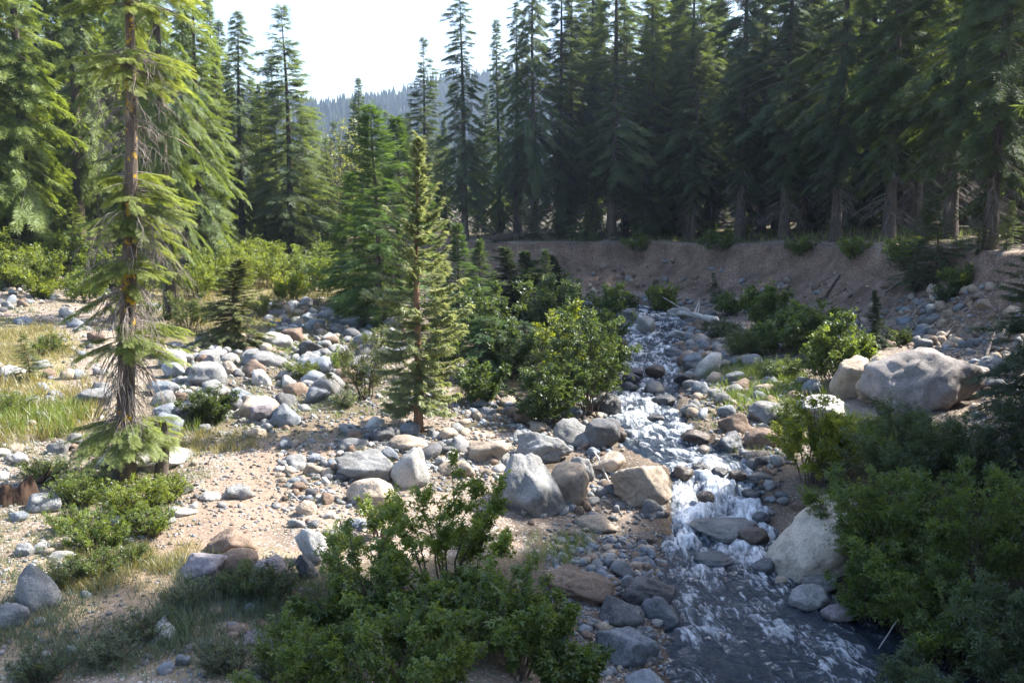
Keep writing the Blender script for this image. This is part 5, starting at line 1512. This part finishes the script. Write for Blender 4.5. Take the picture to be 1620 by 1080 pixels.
g = np.random.default_rng(33)
for k, (u, Y) in enumerate([(905, 57), (960, 57), (1035, 56), (1110, 54.5), (1168, 52), (1225, 49.5), (1290, 46), (1345, 43), (1460, 37.5)]):
    p = at(u, Y); d = np.array([g.normal(0, .3), -1.0, -.9]); d /= np.linalg.norm(d); G = Geo()
    for b_ in range(4):
        q = p + np.array([g.normal(0, .25), 0, .05]); L = g.uniform(.8, 2.0); s = np.linspace(0, 1, 6)[:, None]
        e = d + g.normal(0, .25, 3); cv = q + e * L * s + np.c_[g.normal(0, .06, (6, 2)), .12 * np.sin(s[:, 0] * 3)]
        G.tube(cv, np.linspace(.045, .008, 6) * g.uniform(.5, 1.1), 5)
    o = link('tree_root', G.mesh('tree_root', [M_DEAD], True)); tag(o, 'bare root hanging out of the lip of the cut bank', 'root', 'roots hanging from the lip of the cut bank')
# rotten stump at the left edge
sb = ground(22, 792); zc = depth_of(sb); G = Geo(); g = np.random.default_rng(9)
nA, nZ = 40, 12; V = []
for i in range(nZ):
    for j in range(nA):
        a = j / nA * 6.283; prof = g.uniform(.97, 1.03)
        top = .20 + .16 * math.sin(a + 2.2) + .07 * math.sin(a * 3 + 1) + .03 * math.sin(a * 8) + .02 * math.sin(a * 19)
        f_ = i / (nZ - 1); r_ = .36 * (1.25 - .45 * f_) * (1 + .10 * math.sin(a * 7) + .05 * math.sin(a * 17)) * prof
        V.append((r_ * math.cos(a), r_ * math.sin(a), -.15 + (top + .15) * f_))
Vn = np.array(V).reshape(nZ, nA, 3); inner = Vn[::-1].copy(); inner[..., :2] *= .72; inner[..., 2] -= .01; inner[-1, :, 2] = .05
allV = np.concatenate([Vn, inner]).reshape(-1, 3); Q = []
for i in range(2 * nZ - 1):
    for j in range(nA):
        Q.append((i * nA + j, i * nA + (j + 1) % nA, (i + 1) * nA + (j + 1) % nA, (i + 1) * nA + j))
G.add(allV, Q); o = link('tree_stump', G.mesh('tree_stump', [M_ROT], True), loc=tuple(sb)); tag(o, 'rotten reddish stump crumbling at the left edge', 'stump')

# ------------------------------------------------------------------ wooded hills far up the valley
def hills(name, label, r0, r1, prof, mat, n_trees, tree_h, seed, tcol):
    az = np.radians(np.linspace(-50, 50, 220)); rad = np.linspace(r0, r1, 40)
    top = np.interp(np.degrees(az), *zip(*prof))
    A_, R_ = np.meshgrid(az, rad, indexing='ij')
    f_ = sstep(0, 1, (R_ - r0) / (r1 - r0)) ** .9
    X_, Y_ = np.sin(A_) * R_, np.cos(A_) * R_
    H_ = 2 + (top[:, None] - 2) * f_ + (r1 - r0) * .05 * fbm2(X_.ravel(), Y_.ravel(), 6 / (r1 - r0), 4, seed).reshape(A_.shape) * f_
    V = np.stack([X_, Y_, H_], -1).reshape(-1, 3)
    me = mk(name, V, grid_quads(220, 40), None, [mat], smooth=True); tag(link(name, me), kind='structure')
    g = np.random.default_rng(seed); G = Geo()
    ia = g.uniform(.25 * 219, .75 * 219, n_trees); ir = g.uniform(2, 39, n_trees); i = ia.astype(int); j = ir.astype(int)
    fi, fj = ia - i, ir - j; g4 = V.reshape(220, 40, 3); j1 = np.minimum(j + 1, 39)
    P = (g4[i, j].T * (1 - fi) * (1 - fj) + g4[i + 1, j].T * fi * (1 - fj) + g4[i, j1].T * (1 - fi) * fj + g4[i + 1, j1].T * fi * fj).T
    # each tree: three stacked ragged cones of six sides
    Tm = []
    for k, (z0, z1, rr) in enumerate([(.08, .55, .17), (.35, .8, .13), (.6, 1.0, .08)]):
        for q in range(6):
            a0, a1 = q * 1.0472 + k * .5, q * 1.0472 + 1.0472 + k * .5; jit = [1, .7][q % 2]
            Tm.append([(z0, rr * jit * math.cos(a0), rr * jit * math.sin(a0)), (z0 + .02, rr * math.cos(a1), rr * math.sin(a1)), (z1, .004, 0), (z1, -.004, .004)])
    G.blades(np.array(Tm), P, np.tile([0, 0, 1.0], (n_trees, 1)), g.normal(0, 1, (n_trees, 3)) * [1, 1, 0] + [0, .01, 0], tree_h * (.35 + 1.0 * g.random(n_trees) ** 1.8), 0)
    o = link(name + '_forest', G.mesh(name + '_forest', [M_NEEDLE])); o.color = tuple(tcol) + (1,); tag(o, label, kind='stuff')


M_HILL, t, out = nmat('hillside')
ge = N(t, 'NewGeometry'); nn = N(t, 'TexNoise', i_Scale=.03, i_Detail=8.0); t.links.new(ge.outputs['Position'], nn.inputs['Vector'])
b = N(t, 'BsdfPrincipled', i_Roughness=1.0); t.links.new(ramp(t, nn.outputs[0], [(.4, (.045, .065, .035)), (.6, (.10, .09, .07)), (.7, (.2, .18, .16))]), b.inputs[0]); t.links.new(b.outputs[0], out.inputs[0])
hills('hill', 'far wooded hillside seen through the gap in the trees', 420, 760, [(-50, 95), (-13, 80), (-10.5, 79), (-9, 79), (-7, 83), (-4, 95), (-1, 102), (3, 112), (50, 130)], M_HILL, 26000, 10, 4, (.05, .08, .04))

# ------------------------------------------------------------------ air
bpy.ops.mesh.primitive_cube_add(size=1)
hzb = bpy.context.object; hzb.name = 'haze'
ztop = max((o.matrix_world @ Vector(c)).z for o in [hzb] for c in [(0, 0, 160)]) if False else 190
hzb.scale = (2000, 1500, ztop + 40); hzb.location = (0, 320, (ztop - 40) / 2)
M_HAZE, t, out = nmat('haze_air'); pv = N(t, 'VolumePrincipled')
pv.inputs['Color'].default_value = (.60, .75, 1.0, 1); pv.inputs['Density'].default_value = 0.00045; pv.inputs['Anisotropy'].default_value = .6
t.links.new(pv.outputs[0], out.inputs['Volume']); hzb.data.materials.append(M_HAZE)
tag(hzb, 'thin bluish air over the valley', kind='stuff')

# ------------------------------------------------------------------ labels of the scattered rocks
def rock_labels():
    anchors = []
    for o, u, v, w, lab in ROCKS:
        head = lab.split(' ')
        short = []
        for wd in head:
            short.append(wd)
            if wd in ('boulder', 'slab', 'rock', 'block'): break
        anchors.append((u, v, w, ' '.join(short)))
    from collections import Counter
    cnt = Counter(a[3] for a in anchors); anchors = [a for a in anchors if cnt[a[3]] == 1 and len(a[3].split()) <= 5]
    rec = []
    for o, c, s, zone, x, y in SCATROCKS:
        u, v = project(o.location); rec.append((o, c, s, zone, u, v, s / y))
    used = {}
    for o, c, s, zone, u, v, app in sorted(rec, key=lambda q: -q[6]):
        px = app * FOC
        size = 'small' if px < 24 else 'medium' if px < 38 else 'large'
        cand = sorted(anchors, key=lambda a: (a[0] - u) ** 2 + (a[1] - v) ** 2)[:3]
        done = False
        for a in cand:
            du, dv_ = u - a[0], v - a[1]
            side = ('right of' if du > 0 else 'left of') if abs(du) > abs(dv_) else ('in front of' if dv_ > 0 else 'behind')
            if math.hypot(du, dv_) > 160: continue
            lab = f'{size} {WORD[c]} rock {side} the {a[3]}'
            if lab not in used:
                used[lab] = 1; o['label'] = lab; o['category'] = 'rock'; done = True; break
        if not done:
            lab = f'{size} {WORD[c]} rock in the {zone}'
            o['label'] = lab; o['category'] = 'rock'; o['group'] = f'{size} {WORD[c]} rocks, {zone}'
            used[lab] = used.get(lab, 0) + 1


rock_labels()
